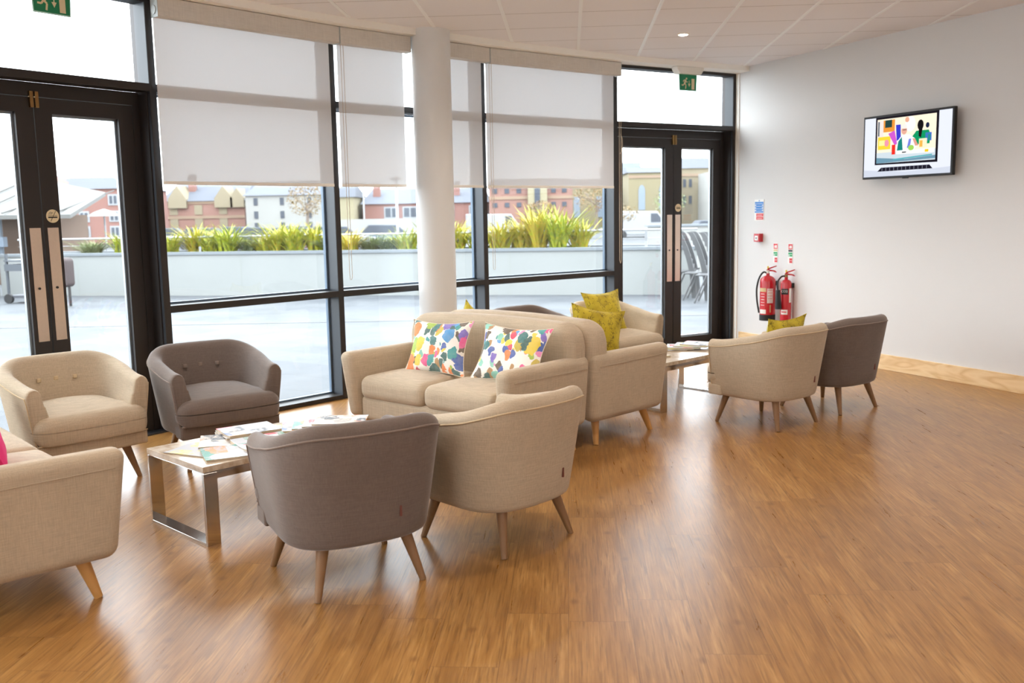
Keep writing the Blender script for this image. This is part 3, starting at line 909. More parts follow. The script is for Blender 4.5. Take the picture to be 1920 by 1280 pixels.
    MB().box(x - .004, x + .004, y - .006, y + .004, z - .022, z + .022).build('fabric_tag', M['tag'], r)
    return r

beige0 = tub_chair(M['beige'], M['pipe_beige'], 'beige')
grey0 = tub_chair(M['grey'], M['pipe_grey'], 'grey')
chair_used = {}
def place_chair(kind, x, y, facing, label, group):
    src = beige0 if kind == 'b' else grey0
    o = src if kind not in chair_used else copy_tree(src)
    chair_used[kind] = 1
    o.location = (x, y, 0); o.rotation_euler = (0, 0, R(facing - 90))
    tag(o, label, 'armchair', group)
    return o
G1, G2 = 'tub armchairs round the near coffee table', 'tub armchairs round the far coffee table'
CH = {}
CH[3] = place_chair('g', -.712, 3.888, 120, 'brown-grey tub chair seen from behind, nearest the camera, in front of the near coffee table', G1)
CH[4] = place_chair('b', -.075, 4.335, 136.5, 'beige tub chair with its back to us, touching the foreground grey chair', G1)
CH[1] = place_chair('b', -2.60, 5.49, -45, 'beige tub chair with open seat in front of the left double door', G1)
CH[2] = place_chair('g', -1.90, 5.92, -54, 'brown-grey tub chair with open buttoned seat beside the beige chair near the left door', G1)
CH[6] = place_chair('b', 1.83, 6.66, 128.6, 'beige tub chair seen from behind, holding a mustard cushion, at the far coffee table', G2)
CH[7] = place_chair('g', 2.44, 7.15, 126.5, 'brown-grey tub chair with its back to us nearest the white right wall', G2)
CH[8] = place_chair('b', .93, 8.42, -50, 'beige tub chair with a mustard cushion in front of the right double door', G2)
CH[5] = place_chair('g', .22, 7.98, -45, 'brown-grey tub chair mostly hidden behind the sofas, in front of the glazing', G2)

# ------------------------------------------------------------------ sofas
def sofa(HL=.74):
    r = empty('sofa')
    HD = .375
    def arm(sx):
        def fn(x, y, z):
            k = (z + .225) / .45
            y2 = y + (.052 * k if y > 0 else -.01 * k) * min(1, abs(y) / .3)
            return x + sx * .028 * k, y2, z
        return MB().rbox((sx * (HL - .062), .0, .385), (.062, HD, .225), .05, 10, 0, fn)
    for sx in (-1, 1):
        arm(sx).build('arm', M['beige'], r, smooth=True, angle=180)
        xx = sx * (HL + .0285)
        MB().tube([(xx - sx * .003, -.34, .53), (xx - sx * .001, 0, .535), (xx - sx * .001, .37, .54)], .002, 5).build('arm_seam', M['beige'], r)
    def backfn(x, y, z):
        k = (z + .335) / .67
        hx = 1 - .0 * k
        if k > .74:
            q = (k - .74) / .26
            hx -= .10 * q ** 2.2
        return x * hx, y - .035 * k + (.03 * k if y > 0 else 0), z - (.012 * (x / HL) ** 2 if k > .8 else 0)
    MB().rbox((0, -.285, .495), (HL + .002, .09, .335), .075, 12, .008, backfn).build('backrest', M['beige'], r, smooth=True, angle=180)
    MB().rbox((0, .02, .235), (HL - .12, .34, .08), .03, 8).build('seat_base', M['beige'], r, smooth=True, angle=180)
    for sx in (-1, 1):
        MB().rbox((sx * (HL - .13) / 2, .085, .375), ((HL - .13) / 2 - .001, .30, .076), .055, 9, .036).build('seat_cushion', M['beige'], r, smooth=True, angle=180)
    MB().box(-HL + .05, HL - .05, -.32, .32, .164, .175).build('underside', M['black'], r)
    for sx in (-1, 1):
        for sy in (-1, 1):
            top = (sx * (HL - .10), sy * .25, .17); bot = (sx * (HL - .055), sy * .295, 0)
            MB().tube([bot, top], [.017, .030], 16).build('leg', M['pine'], r, smooth=True)
    return r
s0 = sofa()
s0.location = (-.327, 6.146, 0); s0.rotation_euler = (0, 0, R(229 - 90))
tag(s0, 'beige two-seat sofa with two colourful blotch print cushions', 'sofa', 'beige two-seat sofas')
s1 = copy_tree(s0); s1.location = (.262, 6.745, 0); s1.rotation_euler = (0, 0, R(45 - 90))
tag(s1, 'beige two-seat sofa standing back to back behind the one with print cushions', 'sofa', 'beige two-seat sofas')
s2 = sofa(.98)
tag(s2, 'beige sofa cut off by the left edge, showing one arm in the foreground', 'sofa', 'beige two-seat sofas')
# near right arm end plane through (-1.60,3.66) facing 42 deg
fa = 42.0
f_ = Vector((math.cos(R(fa)), math.sin(R(fa)))); rgt = Vector((f_.y, -f_.x))
corner = Vector((-1.585, 3.675))
cc = corner - f_ * .385 - rgt * .985
s2.location = (cc.x, cc.y, 0); s2.rotation_euler = (0, 0, R(fa - 90))

# ------------------------------------------------------------------ cushions
def cushion(name, mat, sx, sz, loc, rz, lean, roll, label, group, cat='cushion', thick=.075, pinch=.15, back=None):
    n = 22; mb = MB()
    def pos(u, v, s):
        x = sx / 2 * u * (1 - pinch * (1 - v * v)); z = sz / 2 * v * (1 - pinch * (1 - u * u))
        e = max(0.0, (1 - abs(u) ** 2.4)) ** .55 * max(0.0, (1 - abs(v) ** 2.4)) ** .55
        wob = 1 + .10 * math.sin(5 * u + 2 * v + s) + .07 * math.sin(7 * v - 3 * u)
        return (x, s * thick * e * wob, z)
    for s in (-1, 1):
        mb.cur = 0 if s < 0 else 1
        vs = [pos(-1 + 2 * i / n, -1 + 2 * j / n, s) for i in range(n + 1) for j in range(n + 1)]
        fs = []
        for i in range(n):
            for j in range(n):
                a, b_ = i * (n + 1) + j, (i + 1) * (n + 1) + j
                fs.append((a, b_, b_ + 1, a + 1) if s < 0 else (a, a + 1, b_ + 1, b_))
        mb.add(vs, fs)
    o = mb.build(name, [mat, back or mat], None, smooth=True, angle=180)
    # local -Y is the face shown; lean tilts the top backwards
    o.matrix_world = Matrix.Translation(loc) @ Matrix.Rotation(rz, 4, 'Z') @ Matrix.Rotation(lean, 4, 'X') @ Matrix.Rotation(roll, 4, 'Y')
    tag(o, label, cat, group)
    # corner seam piping as a part
    e = []
    for k in range(4 * n):
        q, t = divmod(k, n); u = -1 + 2 * t / n
        uu, vv = [(u, -1), (1, u), (-u, 1), (-1, -u)][q]
        e.append(pos(uu, vv, 0))
    MB().tube(e, .0028, 5, closed=True).build('seam', back or mat, o, smooth=True, angle=180)
    return o
def on_thing(t, lx, ly, lz):
    m = Matrix.Translation(t.location) @ Matrix.Rotation(t.rotation_euler[2], 4, 'Z')
    return m @ Vector((lx, ly, lz))
def face_rot(t, extra=0): return t.rotation_euler[2] + PI + R(extra)    # cushion face (-Y) turned to the thing's +Y
CM = linen('cream_cushion_back', (226, 212, 190), .1)
GP, GY = 'blotch print cushions on the sofa', 'mustard velvet cushions'
cushion('print_cushion', watercolour(1.0), .53, .385, (-.493, 6.257, .635), R(-36), R(-21), R(-1.5),
        'colourful blotch print cushion at the middle of the sofa, left one of the pair', GP, back=CM, thick=.06)
cushion('print_cushion', watercolour(2.6), .545, .39, (-.009, 5.861, .638), R(-37), R(-26), R(1),
        'colourful blotch print cushion behind the near sofa arm, right one of the pair', GP, back=CM, thick=.06)
cushion('mustard_cushion', M['mustard'], .43, .40, (.610, 6.77, .640), R(20.6), R(-11), R(11),
        'mustard velvet cushion with dark crackle lines behind the beige sofa back, next to the arm', GY)
cushion('mustard_cushion', M['mustard'], .42, .42, (-.29, 7.185, .590), R(135), R(-14), R(45),
        'mustard cushion of which only a pointed corner shows above the sofa, right of the column', GY)
cushion('mustard_cushion', M['mustard'], .43, .41, (.830, 8.343, .63), R(34), R(-20), R(-1),
        'mustard velvet cushion standing on the beige tub chair in front of the right door', GY)
cushion('mustard_cushion', M['mustard'], .41, .41, (1.93, 6.69, .56), R(35), R(14), R(-1),
        'mustard cushion peeking over the back of the beige tub chair by the fire extinguishers', GY)
cushion('pink_cushion', M['pink'], .42, .36, on_thing(s2, .235, .05, .625), face_rot(s2, 0), R(-24), 0,
        'pink cushion corner on the sofa at the left edge', None)

# ------------------------------------------------------------------ coffee tables
TW, TL, TH_ = .57, 1.04, .38
def table(x, y, ang, label):
    r = empty('coffee_table', (x, y, 0), R(ang), label, 'coffee table', 'low coffee tables with chrome frames')
    MB().box(-TL / 2, TL / 2, -TW / 2, TW / 2, TH_ - .028, TH_).build('table_top', M['stone'], r, bevel=.002)
    MB().box(-TL / 2 + .004, TL / 2 - .004, -TW / 2 + .002, TW / 2 - .002, TH_ - .034, TH_ - .028).build('top_trim', M['chrome'], r)
    for sx in (-1, 1):
        x0, x1 = (-TL / 2, -TL / 2 + .07) if sx < 0 else (TL / 2 - .07, TL / 2)
        lg = MB().box(x0, x1, -TW / 2, -TW / 2 + .016, 0, TH_ - .034).box(x0, x1, TW / 2 - .016, TW / 2, 0, TH_ - .034)
        lg.box(x0, x1, -TW / 2 + .016, TW / 2 - .016, 0, .014)
        lg.build('leg_frame', M['chrome'], r, bevel=.0015)
    ap = MB().box(-TL / 2 + .07, TL / 2 - .07, -TW / 2 + .002, -TW / 2 + .016, TH_ - .066, TH_ - .034).box(-TL / 2 + .07, TL / 2 - .07, TW / 2 - .016, TW / 2 - .002, TH_ - .066, TH_ - .034)
    ap.build('side_rail', M['chrome'], r)
    return r
t1 = table(-1.275, 4.80, 46.0, 'low stone-topped table with chrome loop legs, covered in magazines, behind the foreground grey chair')
t2 = table(1.30, 7.555, 43.5, 'low stone-topped chrome table between the far sofa and the beige chair by the right door')

def magazine(tb, lx, ly, z, rz, cover, label, w_=.21, h_=.28, t=.006, curl=.012, group='magazines on the near table'):
    p = on_thing(tb, lx, ly, z)
    r = empty('magazine', p, tb.rotation_euler[2] + R(rz), label, 'magazine', group)
    n = 10
    def sheet(z0, z1, ins):
        vs = []; fs = []
        for i in range(n + 1):
            u = -1 + 2 * i / n; x = (w_ / 2 - ins) * u
            lift = curl * max(0, u) ** 2 + .002 * math.sin(3 * u) + .002
            for y in (-(h_ / 2 - ins), h_ / 2 - ins):
                for zz in (z0, z1): vs.append((x, y, zz + lift * (zz / t if zz < t else 1)))
        for i in range(n):
            a = i * 4; b_ = a + 4
            fs += [(a + 1, b_ + 1, b_ + 3, a + 3), (a, a + 2, b_ + 2, b_), (a, b_, b_ + 1, a + 1), (a + 2, a + 3, b_ + 3, b_ + 2)]
        fs += [(0, 1, 3, 2), (n * 4, n * 4 + 2, n * 4 + 3, n * 4 + 1)]
        return MB().add(vs, fs)
    sheet(0.0, t, .002).build('pages', M['paper'], r)
    sheet(t, t + .0012, 0).build('cover', cover, r, smooth=True)
    return r
Z0 = TH_ + .0005
for k, nm in enumerate(('lowest', 'middle', 'top')):
    magazine(t1, -.05 + .006 * k, .13 - .004 * k, Z0 + .0118 * k, 74 + 3 * k, [M['mag_c'], M['mag_d'], M['mag_a']][k], nm + ' magazine of the small bundle in the middle of the near table', t=.010, curl=.003)
magazine(t1, -.20, .05, Z0, 58, M['mag_b'], 'magazine with an orange and black cover at the left of the near table', t=.012)
magazine(t1, -.37, .02, Z0, 20, M['mag_c'], 'pale open magazine at the near end of the table', t=.003, curl=.004)
magazine(t1, -.10, -.13, Z0, 82, M['mag_d'], 'thick magazine with a red and white cover lying by the grey chair', t=.018)
magazine(t1, -.30, -.17, Z0, 70, M['mag_e'], 'magazine with a green and white cover at the near table edge', t=.008)
for k in range(5):
    magazine(t1, .22 + .05 * k, .06 - .028 * k, Z0 + .0062 * k, 60 - 4 * k, [M['mag_c'], M['mag_a'], M['mag_e'], M['mag_d'], M['mag_b']][k],
             ['lowest', 'second', 'middle', 'fourth', 'topmost'][k] + ' magazine of the fanned pile at the far end of the near table', t=.004, curl=.003)
GM2 = 'magazines on the far table'
magazine(t2, -.34, -.02, Z0, 84, M['mag_c'], 'white magazine with a dark spine at the near end of the far table', t=.012, group=GM2, curl=.004)
for k in range(5):
    magazine(t2, .10 + .07 * k, .13 - .03 * k, Z0 + .0062 * k, 50 - 8 * k, [M['mag_a'], M['mag_c'], M['mag_d'], M['mag_c'], M['mag_a']][k],
             ['lowest', 'second', 'middle', 'fourth', 'topmost'][k] + ' magazine of the fanned pile on the far table', t=.005, group=GM2, curl=.003)

# ------------------------------------------------------------------ things on the right wall
def wall_frame(s, z, name=None, **kw):
    """empty on the right wall: local +X away from the glazing, local +Y into the wall"""
    p = Vector(ND[-1]) + WD * s
    return empty(name, (p.x, p.y, z), R(-64.72), **kw)
# in this frame local +X runs along WD and local -Y points into the room
tv = wall_frame(2.485, 2.056, 'television', label='flat television on the white right wall showing a laptop picture', cat='television')
TVW, TVH = .99, .568
tvr = empty('tilt', (0, 0, 0)); bpy.data.objects.remove(tvr)
mb = MB().box(-TVW / 2, TVW / 2, -.115, -.075, -TVH / 2, TVH / 2)
mb.build('casing', M['black'], tv, bevel=.005)
MB().box(-.2, .2, -.075, -.0, -.15, .15).build('wall_bracket', M['black'], tv)
MB().box(-.03, .03, -.113, -.10, -TVH / 2 - .008, -TVH / 2).build('sensor', M['black'], tv)
def emis(name, rgb, st=.85):
    m = bpy.data.materials.new(name); m.use_nodes = True; nt = m.node_tree; nt.nodes.clear()
    o = N(nt, 'ShaderNodeOutputMaterial'); e = N(nt, 'ShaderNodeEmission'); e.inputs[0].default_value = (*lin(rgb), 1); e.inputs[1].default_value = st
    nt.links.new(e.outputs[0], o.inputs[0]); return m
PAL = {}
scr_polys = []
def P_(col, pts, lvl, inner=True):
    scr_polys.append((col, pts, lvl, inner))
def ell(cx, cz, rx, rz, n=16): return [(cx + rx * math.cos(2 * PI * k / n), cz + rz * math.sin(2 * PI * k / n)) for k in range(n)]
def rc(a, b_, c, d): return [(a, c), (b_, c), (b_, d), (a, d)]
# screen picture (fractions of the glowing area)
P_((228, 232, 244), rc(0, 1, 0, 1), 0, False)
P_((206, 212, 226), [(0, 0), (1, 0), (1, .10), (.5, .06), (0, .12)], 1, False)
P_((30, 26, 34), [(.135, .20), (.86, .185), (.862, 1), (.135, 1)], 2, False)
P_((34, 32, 44), [(.17, .085), (.81, .085), (.775, .15), (.215, .15)], 2, False)
for k in range(12):
    P_((150, 152, 166), rc(.225 + k * .047, .229 + k * .047, .09, .145), 3, False)
P_((250, 238, 214), rc(0, 1, 0, 1), 3)
P_((206, 218, 226), rc(0, 1, 0, .24), 4)
P_((110, 150, 170), [(0, 0), (1, .03), (1, .10), (.5, .06), (0, .13)], 5)
P_((90, 175, 185), [(.3, .05), (.95, .10), (.95, .13), (.3, .08)], 6)
P_((232, 150, 60), rc(.11, .31, .70, .97), 4)
P_((40, 70, 66), rc(.14, .26, .80, .97), 5)
P_((236, 226, 220), rc(.0, .11, .55, .97), 4)
P_((90, 100, 110), rc(.015, .04, .62, .95), 5)
P_((250, 212, 60), rc(.02, .24, .31, .60), 5)
P_((246, 240, 160), rc(.04, .14, .40, .52), 6)
P_((236, 150, 170), ell(.175, .45, .04, .08), 6)
P_((205, 90, 205), [(.20, .66), (.31, .72), (.36, .40), (.31, .40)], 5)
P_((60, 62, 200), [(.33, .84), (.41, .84), (.42, .52), (.35, .48)], 6)
P_((250, 250, 250), ell(.575, .83, .085, .17), 4)
P_((230, 170, 140), ell(.52, .93, .035, .06), 5)
P_((18, 150, 96), [(.60, .52), (.68, .66), (.88, .66), (.92, .54), (.90, .36), (.66, .36)], 5)
P_((24, 22, 24), ell(.745, .78, .05, .115), 6)
P_((24, 22, 24), [(.72, .7), (.78, .7), (.76, .50), (.72, .54)], 7)
P_((30, 40, 70), ell(.86, .76, .03, .06), 6)
P_((70, 110, 200), rc(.83, .93, .42, .6), 5)
P_((246, 248, 250), [(.34, .24), (.36, .46), (.44, .60), (.56, .60), (.66, .50), (.70, .34), (.64, .24)], 7)
P_((30, 130, 120), [(.36, .26), (.38, .46), (.44, .56), (.46, .26)], 8)
P_((120, 130, 220), [(.53, .3), (.56, .5), (.6, .5), (.58, .3)], 8)
P_((228, 170, 150), ell(.475, .70, .047, .095), 8)
P_((238, 234, 226), [(.43, .74), (.44, .82), (.475, .84), (.515, .82), (.525, .74)], 9)
P_((80, 50, 50), rc(.45, .515, .70, .715), 10)
P_((222, 160, 140), [(.62, .50), (.66, .50), (.72, .34), (.67, .33)], 9)
P_((235, 50, 40), rc(.27, .33, .18, .40), 8)
P_((160, 210, 90), ell(.6, .30, .05, .06), 9)
P_((240, 236, 200), rc(.73, .86, .28, .48), 8)
P_((240, 180, 80), rc(.74, .79, .30, .44), 9)
P_((250, 250, 248), [(.35, .18), (.98, .16), (.98, .26), (.35, .24)], 8)
P_((240, 200, 40), rc(.83, .89, .18, .24), 9)
P_((40, 40, 50), rc(.45, .52, .20, .225), 9)
keys = []
sp = MB()
SW, SH = TVW - .036, TVH - .04
for colr, pts, lvl, inn in scr_polys:
    if colr not in keys: keys.append(colr)
    sp.cur = keys.index(colr)
    q = []
    for u, v in pts:
        if inn: u, v = .155 + u * .68, .225 + v * .74
        q.append(((u - .5) * SW, (v - .5) * SH))
    sp.prism_xz(q, -.1156 - lvl * .0003, -.1154)
sp.build('screen_picture', [emis('screen_%d' % i, k, .60) for i, k in enumerate(keys)], tv)
tv.rotation_euler = (0, 0, R(-64.72 + 0.0))

# fire action notice
po = wall_frame(.412, 1.512, 'fire_notice', label='blue and red fire action notice on the white wall above the red call point', cat='notice')
MB().box(-.078, .078, -.004, 0, -.115, .115).build('backing', M['label_white'], po)
nb = MB().box(-.07, .07, -.0055, -.004, -.03, .088)
nb.build('blue_field', M['label_blue'], po)
MB().box(-.045, .07, -.0055, -.004, -.105, -.075).build('red_field', M['label_red'], po)
MB().box(-.045, .07, -.0055, -.004, -.07, -.038).build('red_field', M['label_red'], po)
lt = MB()
for z in (.066, .038, .01, -.014): lt.box(-.066, .066, -.0066, -.0055, z, z + .003)
for z in (.052, .024, -.004): lt.box(-.066, -.05, -.0066, -.0055, z - .006, z + .004).box(.05, .066, -.0066, -.0055, z - .006, z + .004)
for z in (-.058, -.094): lt.box(-.03, .05, -.0066, -.0055, z, z + .004)
lt.build('lettering', M['label_white'], po)
MB().box(-.006, .006, -.0055, -.004, .093, .107).build('flame_symbol', M['label_blue'], po)
# call point
cp = wall_frame(.435, 1.212, 'fire_call_point', label='small red break-glass fire alarm call point on the white wall', cat='call point')
MB().box(-.045, .045, -.055, 0, -.045, .045).build('housing', M['red'], cp, bevel=.004)
MB().box(-.026, .026, -.058, -.055, -.03, .022).build('break_glass', M['label_white'], cp)
MB().box(-.01, .01, -.0595, -.058, -.012, .004).build('symbol', M['label_black'], cp)
# extinguisher signs
for k, s in enumerate((.687, .917)):
    es = wall_frame(s, 1.05, 'extinguisher_sign', label=['narrow extinguisher sign above the wider water extinguisher', 'narrow extinguisher sign with a black band above the slim extinguisher'][k],
                    cat='sign', group='extinguisher identification signs')
    MB().box(-.036, .036, -.003, 0, -.105, .105).build('backing', M['label_white'], es)
    MB().box(-.03, .03, -.0045, -.003, .045, .1).build('red_field', M['label_red'], es)
    MB().box(-.012, .03, -.0045, -.003, -.098, -.048).build('red_field', M['label_red'], es)
    MB().box(-.03, .03, -.0045, -.003, -.03, .012).build('green_field', M['label_green'], es)
    MB().box(-.03, .03, -.0045, -.003, .02, .04).build('type_band', M['label_black'] if k else M['label_tan'], es)
    ic = MB().box(-.005, .02, -.0055, -.0045, .055, .085).box(-.02, -.012, -.0055, -.0045, .055, .08).box(-.028, .028, -.0055, -.0045, -.011, -.007).box(-.006, .026, -.0055, -.0045, -.075, -.071)
    ic.box(-.024, -.01, -.0055, -.0045, -.026, -.016)
    ic.build('pictogram', M['label_white'], es)

def extinguisher(s, rad, h, kind, label):
    r = wall_frame(s, .335, 'fire_extinguisher', label=label, cat='fire extinguisher', group='fire extinguishers on the wall')
    ax = r.location + Vector((math.sin(R(-64.72)), -math.cos(R(-64.72)), 0)) * (rad + .03)
    r.location = ax; r.rotation_euler = (0, 0, R(-64.72 + 54)); yc = 0.0
    def L(prof, nm, mat): MB().lathe(prof, 36, (0, yc)).build(nm, mat, r, smooth=True)
    hb = .42 if kind == 'water' else .41
    L([(.0, .0), (rad, .0), (rad, .004), (rad, .03), (rad, hb)] + [(rad * math.cos(a), hb + rad * .75 * math.sin(a)) for a in (R(15), R(30), R(45), R(60), R(72))] + [(.018, hb + rad * .78), (.018, hb + rad * .78 + .02)], 'cylinder', M['red'])
    zt = hb + rad * .78 + .02
    if kind == 'water':
        L([(0, -.001), (rad + .002, -.001), (rad + .002, .062), (rad - .001, .064)], 'base_cap', M['rubber'])
    L([(.0, zt - .002), (.016, zt - .002), (.018, zt + .03), (.010, zt + .034)], 'valve', M['brass'] if kind != 'water' else M['whitep'])
    MB().box(-.008, .008, yc - .01, yc + .01, zt + .03, zt + .075).build('safety_pin', M['yellowp'], r)
    lv = MB().prism_xz([(-.02, zt + .03), (.0, zt + .055), (.085, zt + .082), (.09, zt + .074), (.01, zt + .042), (.07, zt + .03), (.092, zt + .012), (.082, zt + .008), (.05, zt + .02), (.0, zt + .022)], yc - .011, yc + .011)
    lv.build('lever_handle', M['red'], r, bevel=.002)
    def patch(a0, a1, z0, z1, mat, nm, par, rr=.0012):
        n = 8; vs = []; fs = []
        for k in range(n + 1):
            a = R(a0 + (a1 - a0) * k / n)
            x, y = math.cos(a), math.sin(a)
            for q in (rad - .001, rad + rr):
                for z in (z0, z1): vs.append((x * q, yc + y * q, z))
        for k in range(n):
            b0 = k * 4; c0 = b0 + 4
            fs += [(b0 + 2, c0 + 2, c0 + 3, b0 + 3), (b0, b0 + 1, c0 + 1, c0), (b0, c0, c0 + 2, b0 + 2), (b0 + 1, b0 + 3, c0 + 3, c0 + 1)]
        fs += [(0, 2, 3, 1), (n * 4, n * 4 + 1, n * 4 + 3, n * 4 + 2)]
        return MB().add(vs, fs).build(nm, mat, par, smooth=True)
    # -90 faces the room; the camera sees it from about -150 .. -60
    if kind == 'water':
        patch(-160, -110, .12, .345, M['label_red'], 'text_label', r)
        patch(-164, -106, .31, .35, M['label_tan'], 'type_band', r, .002)
        patch(-162, -106, .075, .12, M['label_white'], 'white_label', r)
        patch(-98, -54, .19, .345, M['label_white'], 'instruction_label', r)
        for z in (.33, .30, .27, .24): patch(-93, -59, z - .004, z, M['label_red'], 'lettering', r, .0016)
        for z in (.29, .26, .23, .2, .17): patch(-150, -118, z - .006, z, M['label_white'], 'lettering', r, .0016)
        patch(-78, -70, .09, .17, M['label_tan'], 'pictogram', r, .0016)
        hose = [(-.015, yc, zt + .005), (-.05, yc, zt + .01), (-.09, yc - .005, zt - .05), (-.115, yc - .01, zt - .16), (-.112, yc - .01, zt - .28), (-.098, yc - .01, .13)]
        MB().tube(smooth3(hose), .0095, 10).build('hose', M['rubber'], r, smooth=True)
        MB().tube([(-.098, yc - .01, .14), (-.09, yc - .01, .08)], [.011, .008], 10).build('nozzle', M['black'], r, smooth=True)
    else:
        lb = patch(-150, -72, .295, .355, M['label_black'], 'gas_label', r)
        a = R(-112); mt = Matrix.Translation((math.cos(a) * (rad + .0018), yc + math.sin(a) * (rad + .0018), .327)) @ Matrix.Rotation(a + PI / 2, 4, 'Z') @ FACE_IN
        text_mesh('CO2', .034, M['label_white'], r, mt)
        patch(-60, -28, .21, .36, M['label_white'], 'instruction_label', r)
        patch(-150, -76, .085, .135, M['label_white'], 'white_label', r)
        patch(-142, -88, .105, .118, M['label_red'], 'lettering', r, .0016)
        hose = [(-.012, yc, zt + .012), (-.05, yc - .01, zt + .005), (-.085, yc - .03, zt - .04), (-.09, yc - .05, zt - .10), (-.085, yc - .055, zt - .15)]
        MB().tube(smooth3(hose), .0085, 10).build('hose', M['rubber'], r, smooth=True)
        MB().tube([(-.085, yc - .055, zt - .13), (-.085, yc - .055, zt - .20), (-.08, yc - .055, zt - .33)], [.024, .027, .034], 20).build('horn', M['black'], r, smooth=True)
    cb, sb = math.cos(R(-54)), math.sin(R(-54))
    MB().prism([(x * cb - y * sb, x * sb + y * cb) for x, y in ((-.03, rad - .01), (.03, rad - .01), (.03, rad + .03), (-.03, rad + .03))], hb - .05, hb).build('wall_bracket', M['black'], r)
    return r
def smooth3(P, k=6):
    out = []; n = len(P)
    for i in range(n - 1):
        p0, p1, p2, p3 = (Vector(P[max(i - 1, 0)]), Vector(P[i]), Vector(P[i + 1]), Vector(P[min(i + 2, n - 1)]))
        for t in range(k):
            u = t / k
            out.append(.5 * ((2 * p1) + (p2 - p0) * u + (2 * p0 - 5 * p1 + 4 * p2 - p3) * u * u + (3 * p1 - p0 - 3 * p2 + p3) * u ** 3))
    out.append(Vector(P[-1])); return out
extinguisher(.70, .082, .6, 'water', 'wider red fire extinguisher with a black base and side hose')
extinguisher(.955, .056, .6, 'co2', 'slim red fire extinguisher with a black CO2 label and horn')

# ------------------------------------------------------------------ exit signs and ceiling lights
loc, rz, L = bay(8)
mdir = Vector((math.cos(rz), math.sin(rz))); mn = Vector((mdir.y, -mdir.x))
p = Vector((loc[0], loc[1])) + mdir * .835 + mn * .13
exit_sign((p.x, p.y, SOFF + .0), rz, 'green running man exit sign above the right double door')
loc, rz, L = bay(4)
mdir = Vector((math.cos(rz), math.sin(rz))); mn = Vector((mdir.y, -mdir.x))
p = Vector((loc[0], loc[1])) + mdir * .90 + mn * .13
exit_sign((p.x, p.y, SOFF + .0), rz, 'green running man exit sign above the left double door, cut by the top edge')

lamp_glow = emis('lamp_glow', (255, 244, 225), 14.0)
def downlight(x, y, lab, grp='ceiling downlights'):
    r = empty('ceiling_downlight', (x, y, CEIL), 0, lab, 'downlight', grp)
    MB().lathe([(.038, -.002), (.046, -.008), (.054, -.003), (.054, .0)], 28).build('trim_ring', M['whitep'], r, smooth=True)
    MB().disc((0, 0, -.0095), .036, 24, 'z', .003).build('lamp_lens', lamp_glow, r)
    ld = bpy.data.lights.new('downlight_lamp', 'SPOT'); ld.energy = LAMP_W; ld.color = LAMP_COL; ld.spot_size = R(140); ld.spot_blend = .9; ld.shadow_soft_size = .05
    lo = bpy.data.objects.new('downlight_lamp', ld); link(lo, r); lo.location = (0, 0, -.03)
downlight(1.571, 8.669, 'lit ceiling downlight in front of the right double door')
downlight(.247, 7.06, 'lit ceiling downlight at the very top edge, above the back-to-back sofas')
for k, (x, y) in enumerate(((-1.6, 4.7), (2.8, 6.3), (.6, 4.4), (3.4, 3.9), (-3.2, 2.4), (-.6, 1.8), (1.9, 1.6), (4.6, 1.2), (-3.6, -.6), (-.9, -1.0), (1.8, -1.2), (4.8, -1.4))):  # unseen downlights, added for the light they give the hall
    downlight(x, y, 'unseen ceiling downlight added to light the hall, ' + 'first second third fourth fifth sixth seventh eighth ninth tenth eleventh twelfth'.split()[k] + ' counted away from the glazing')

# ------------------------------------------------------------------ outside: terrace
out_edge = offset_nodes(.2)
tp = MB().prism([*[(x, y) for x, y in reversed(out_edge)], (-6.4, -12), (-34, -12), (-34, 24), (14, 24), (26, 6), (26, -12), (10, -12), (WEND.x + .5, WEND.y - .3), tuple(Vector(ND[-1]) - WD * .2 + n90 * .3)], -.2, -.004)
tag(tp.build('terrace', M['paving']), kind='structure')
dr = MB().box(-20, 12, 13.80, 13.87, -.004, .002)
o = dr.build('drain_channel', plain('dark_slot', (88, 88, 88), .7)); tag(o, 'thin dark drain slot across the terrace paving', 'drain')
PL0, PL1 = Vector((-10.9, 20.22)), Vector((3.42, 17.36))
pd = (PL1 - PL0).normalized(); pn = Vector((-pd.y, pd.x)); PLL = (PL1 - PL0).length
prz = math.atan2(pd.y, pd.x)
pw = empty('planter_wall', (PL0.x, PL0.y, 0), prz, 'long low white rendered planter wall across the terrace', 'planter')
MB().box(0, PLL, 0, .15, -.01, .83).box(0, PLL, 1.25, 1.4, -.01, .83).box(PLL - .15, PLL, .15, 1.25, -.01, .83).box(0, .15, .15, 1.25, -.01, .83).build('rendered_wall', M['concrete'], pw)
MB().box(-.02, PLL + .02, -.03, .18, .83, .885).box(-.02, PLL + .02, 1.22, 1.43, .83, .885).box(PLL - .18, PLL + .02, .18, 1.22, .83, .885).build('coping', M['coping'], pw)
MB().box(.15, PLL - .15, .15, 1.25, .5, .78).build('soil', plain('dark_soil', (70, 58, 46), .9), pw)
jt = MB()
for k in range(1, 8): jt.box(k * 1.85, k * 1.85 + .012, -.002, .0, 0, .83)
jt.build('joints', plain('stained_joint', (128, 130, 124), .8), pw)
rl = empty('handrail', (PL0.x, PL0.y, 0), prz, 'pale steel handrail running above the planter wall', 'handrail')
MB().tube([(0, .62, 1.17), (PLL, .62, 1.19)], .022, 10).build('top_rail', M['rail'], rl, smooth=True)
MB().tube([(0, .62, 1.02), (PLL, .62, 1.03)], .006, 6).build('wire', M['rail'], rl)
for k in range(8):
    x = .6 + k * 1.86
    MB().prism_yz([(.585, .6), (.655, .6), (.64, 1.0), (.60, 1.165), (.575, 1.16), (.60, .98)], x, x + .05).build('post', M['rail'], rl)

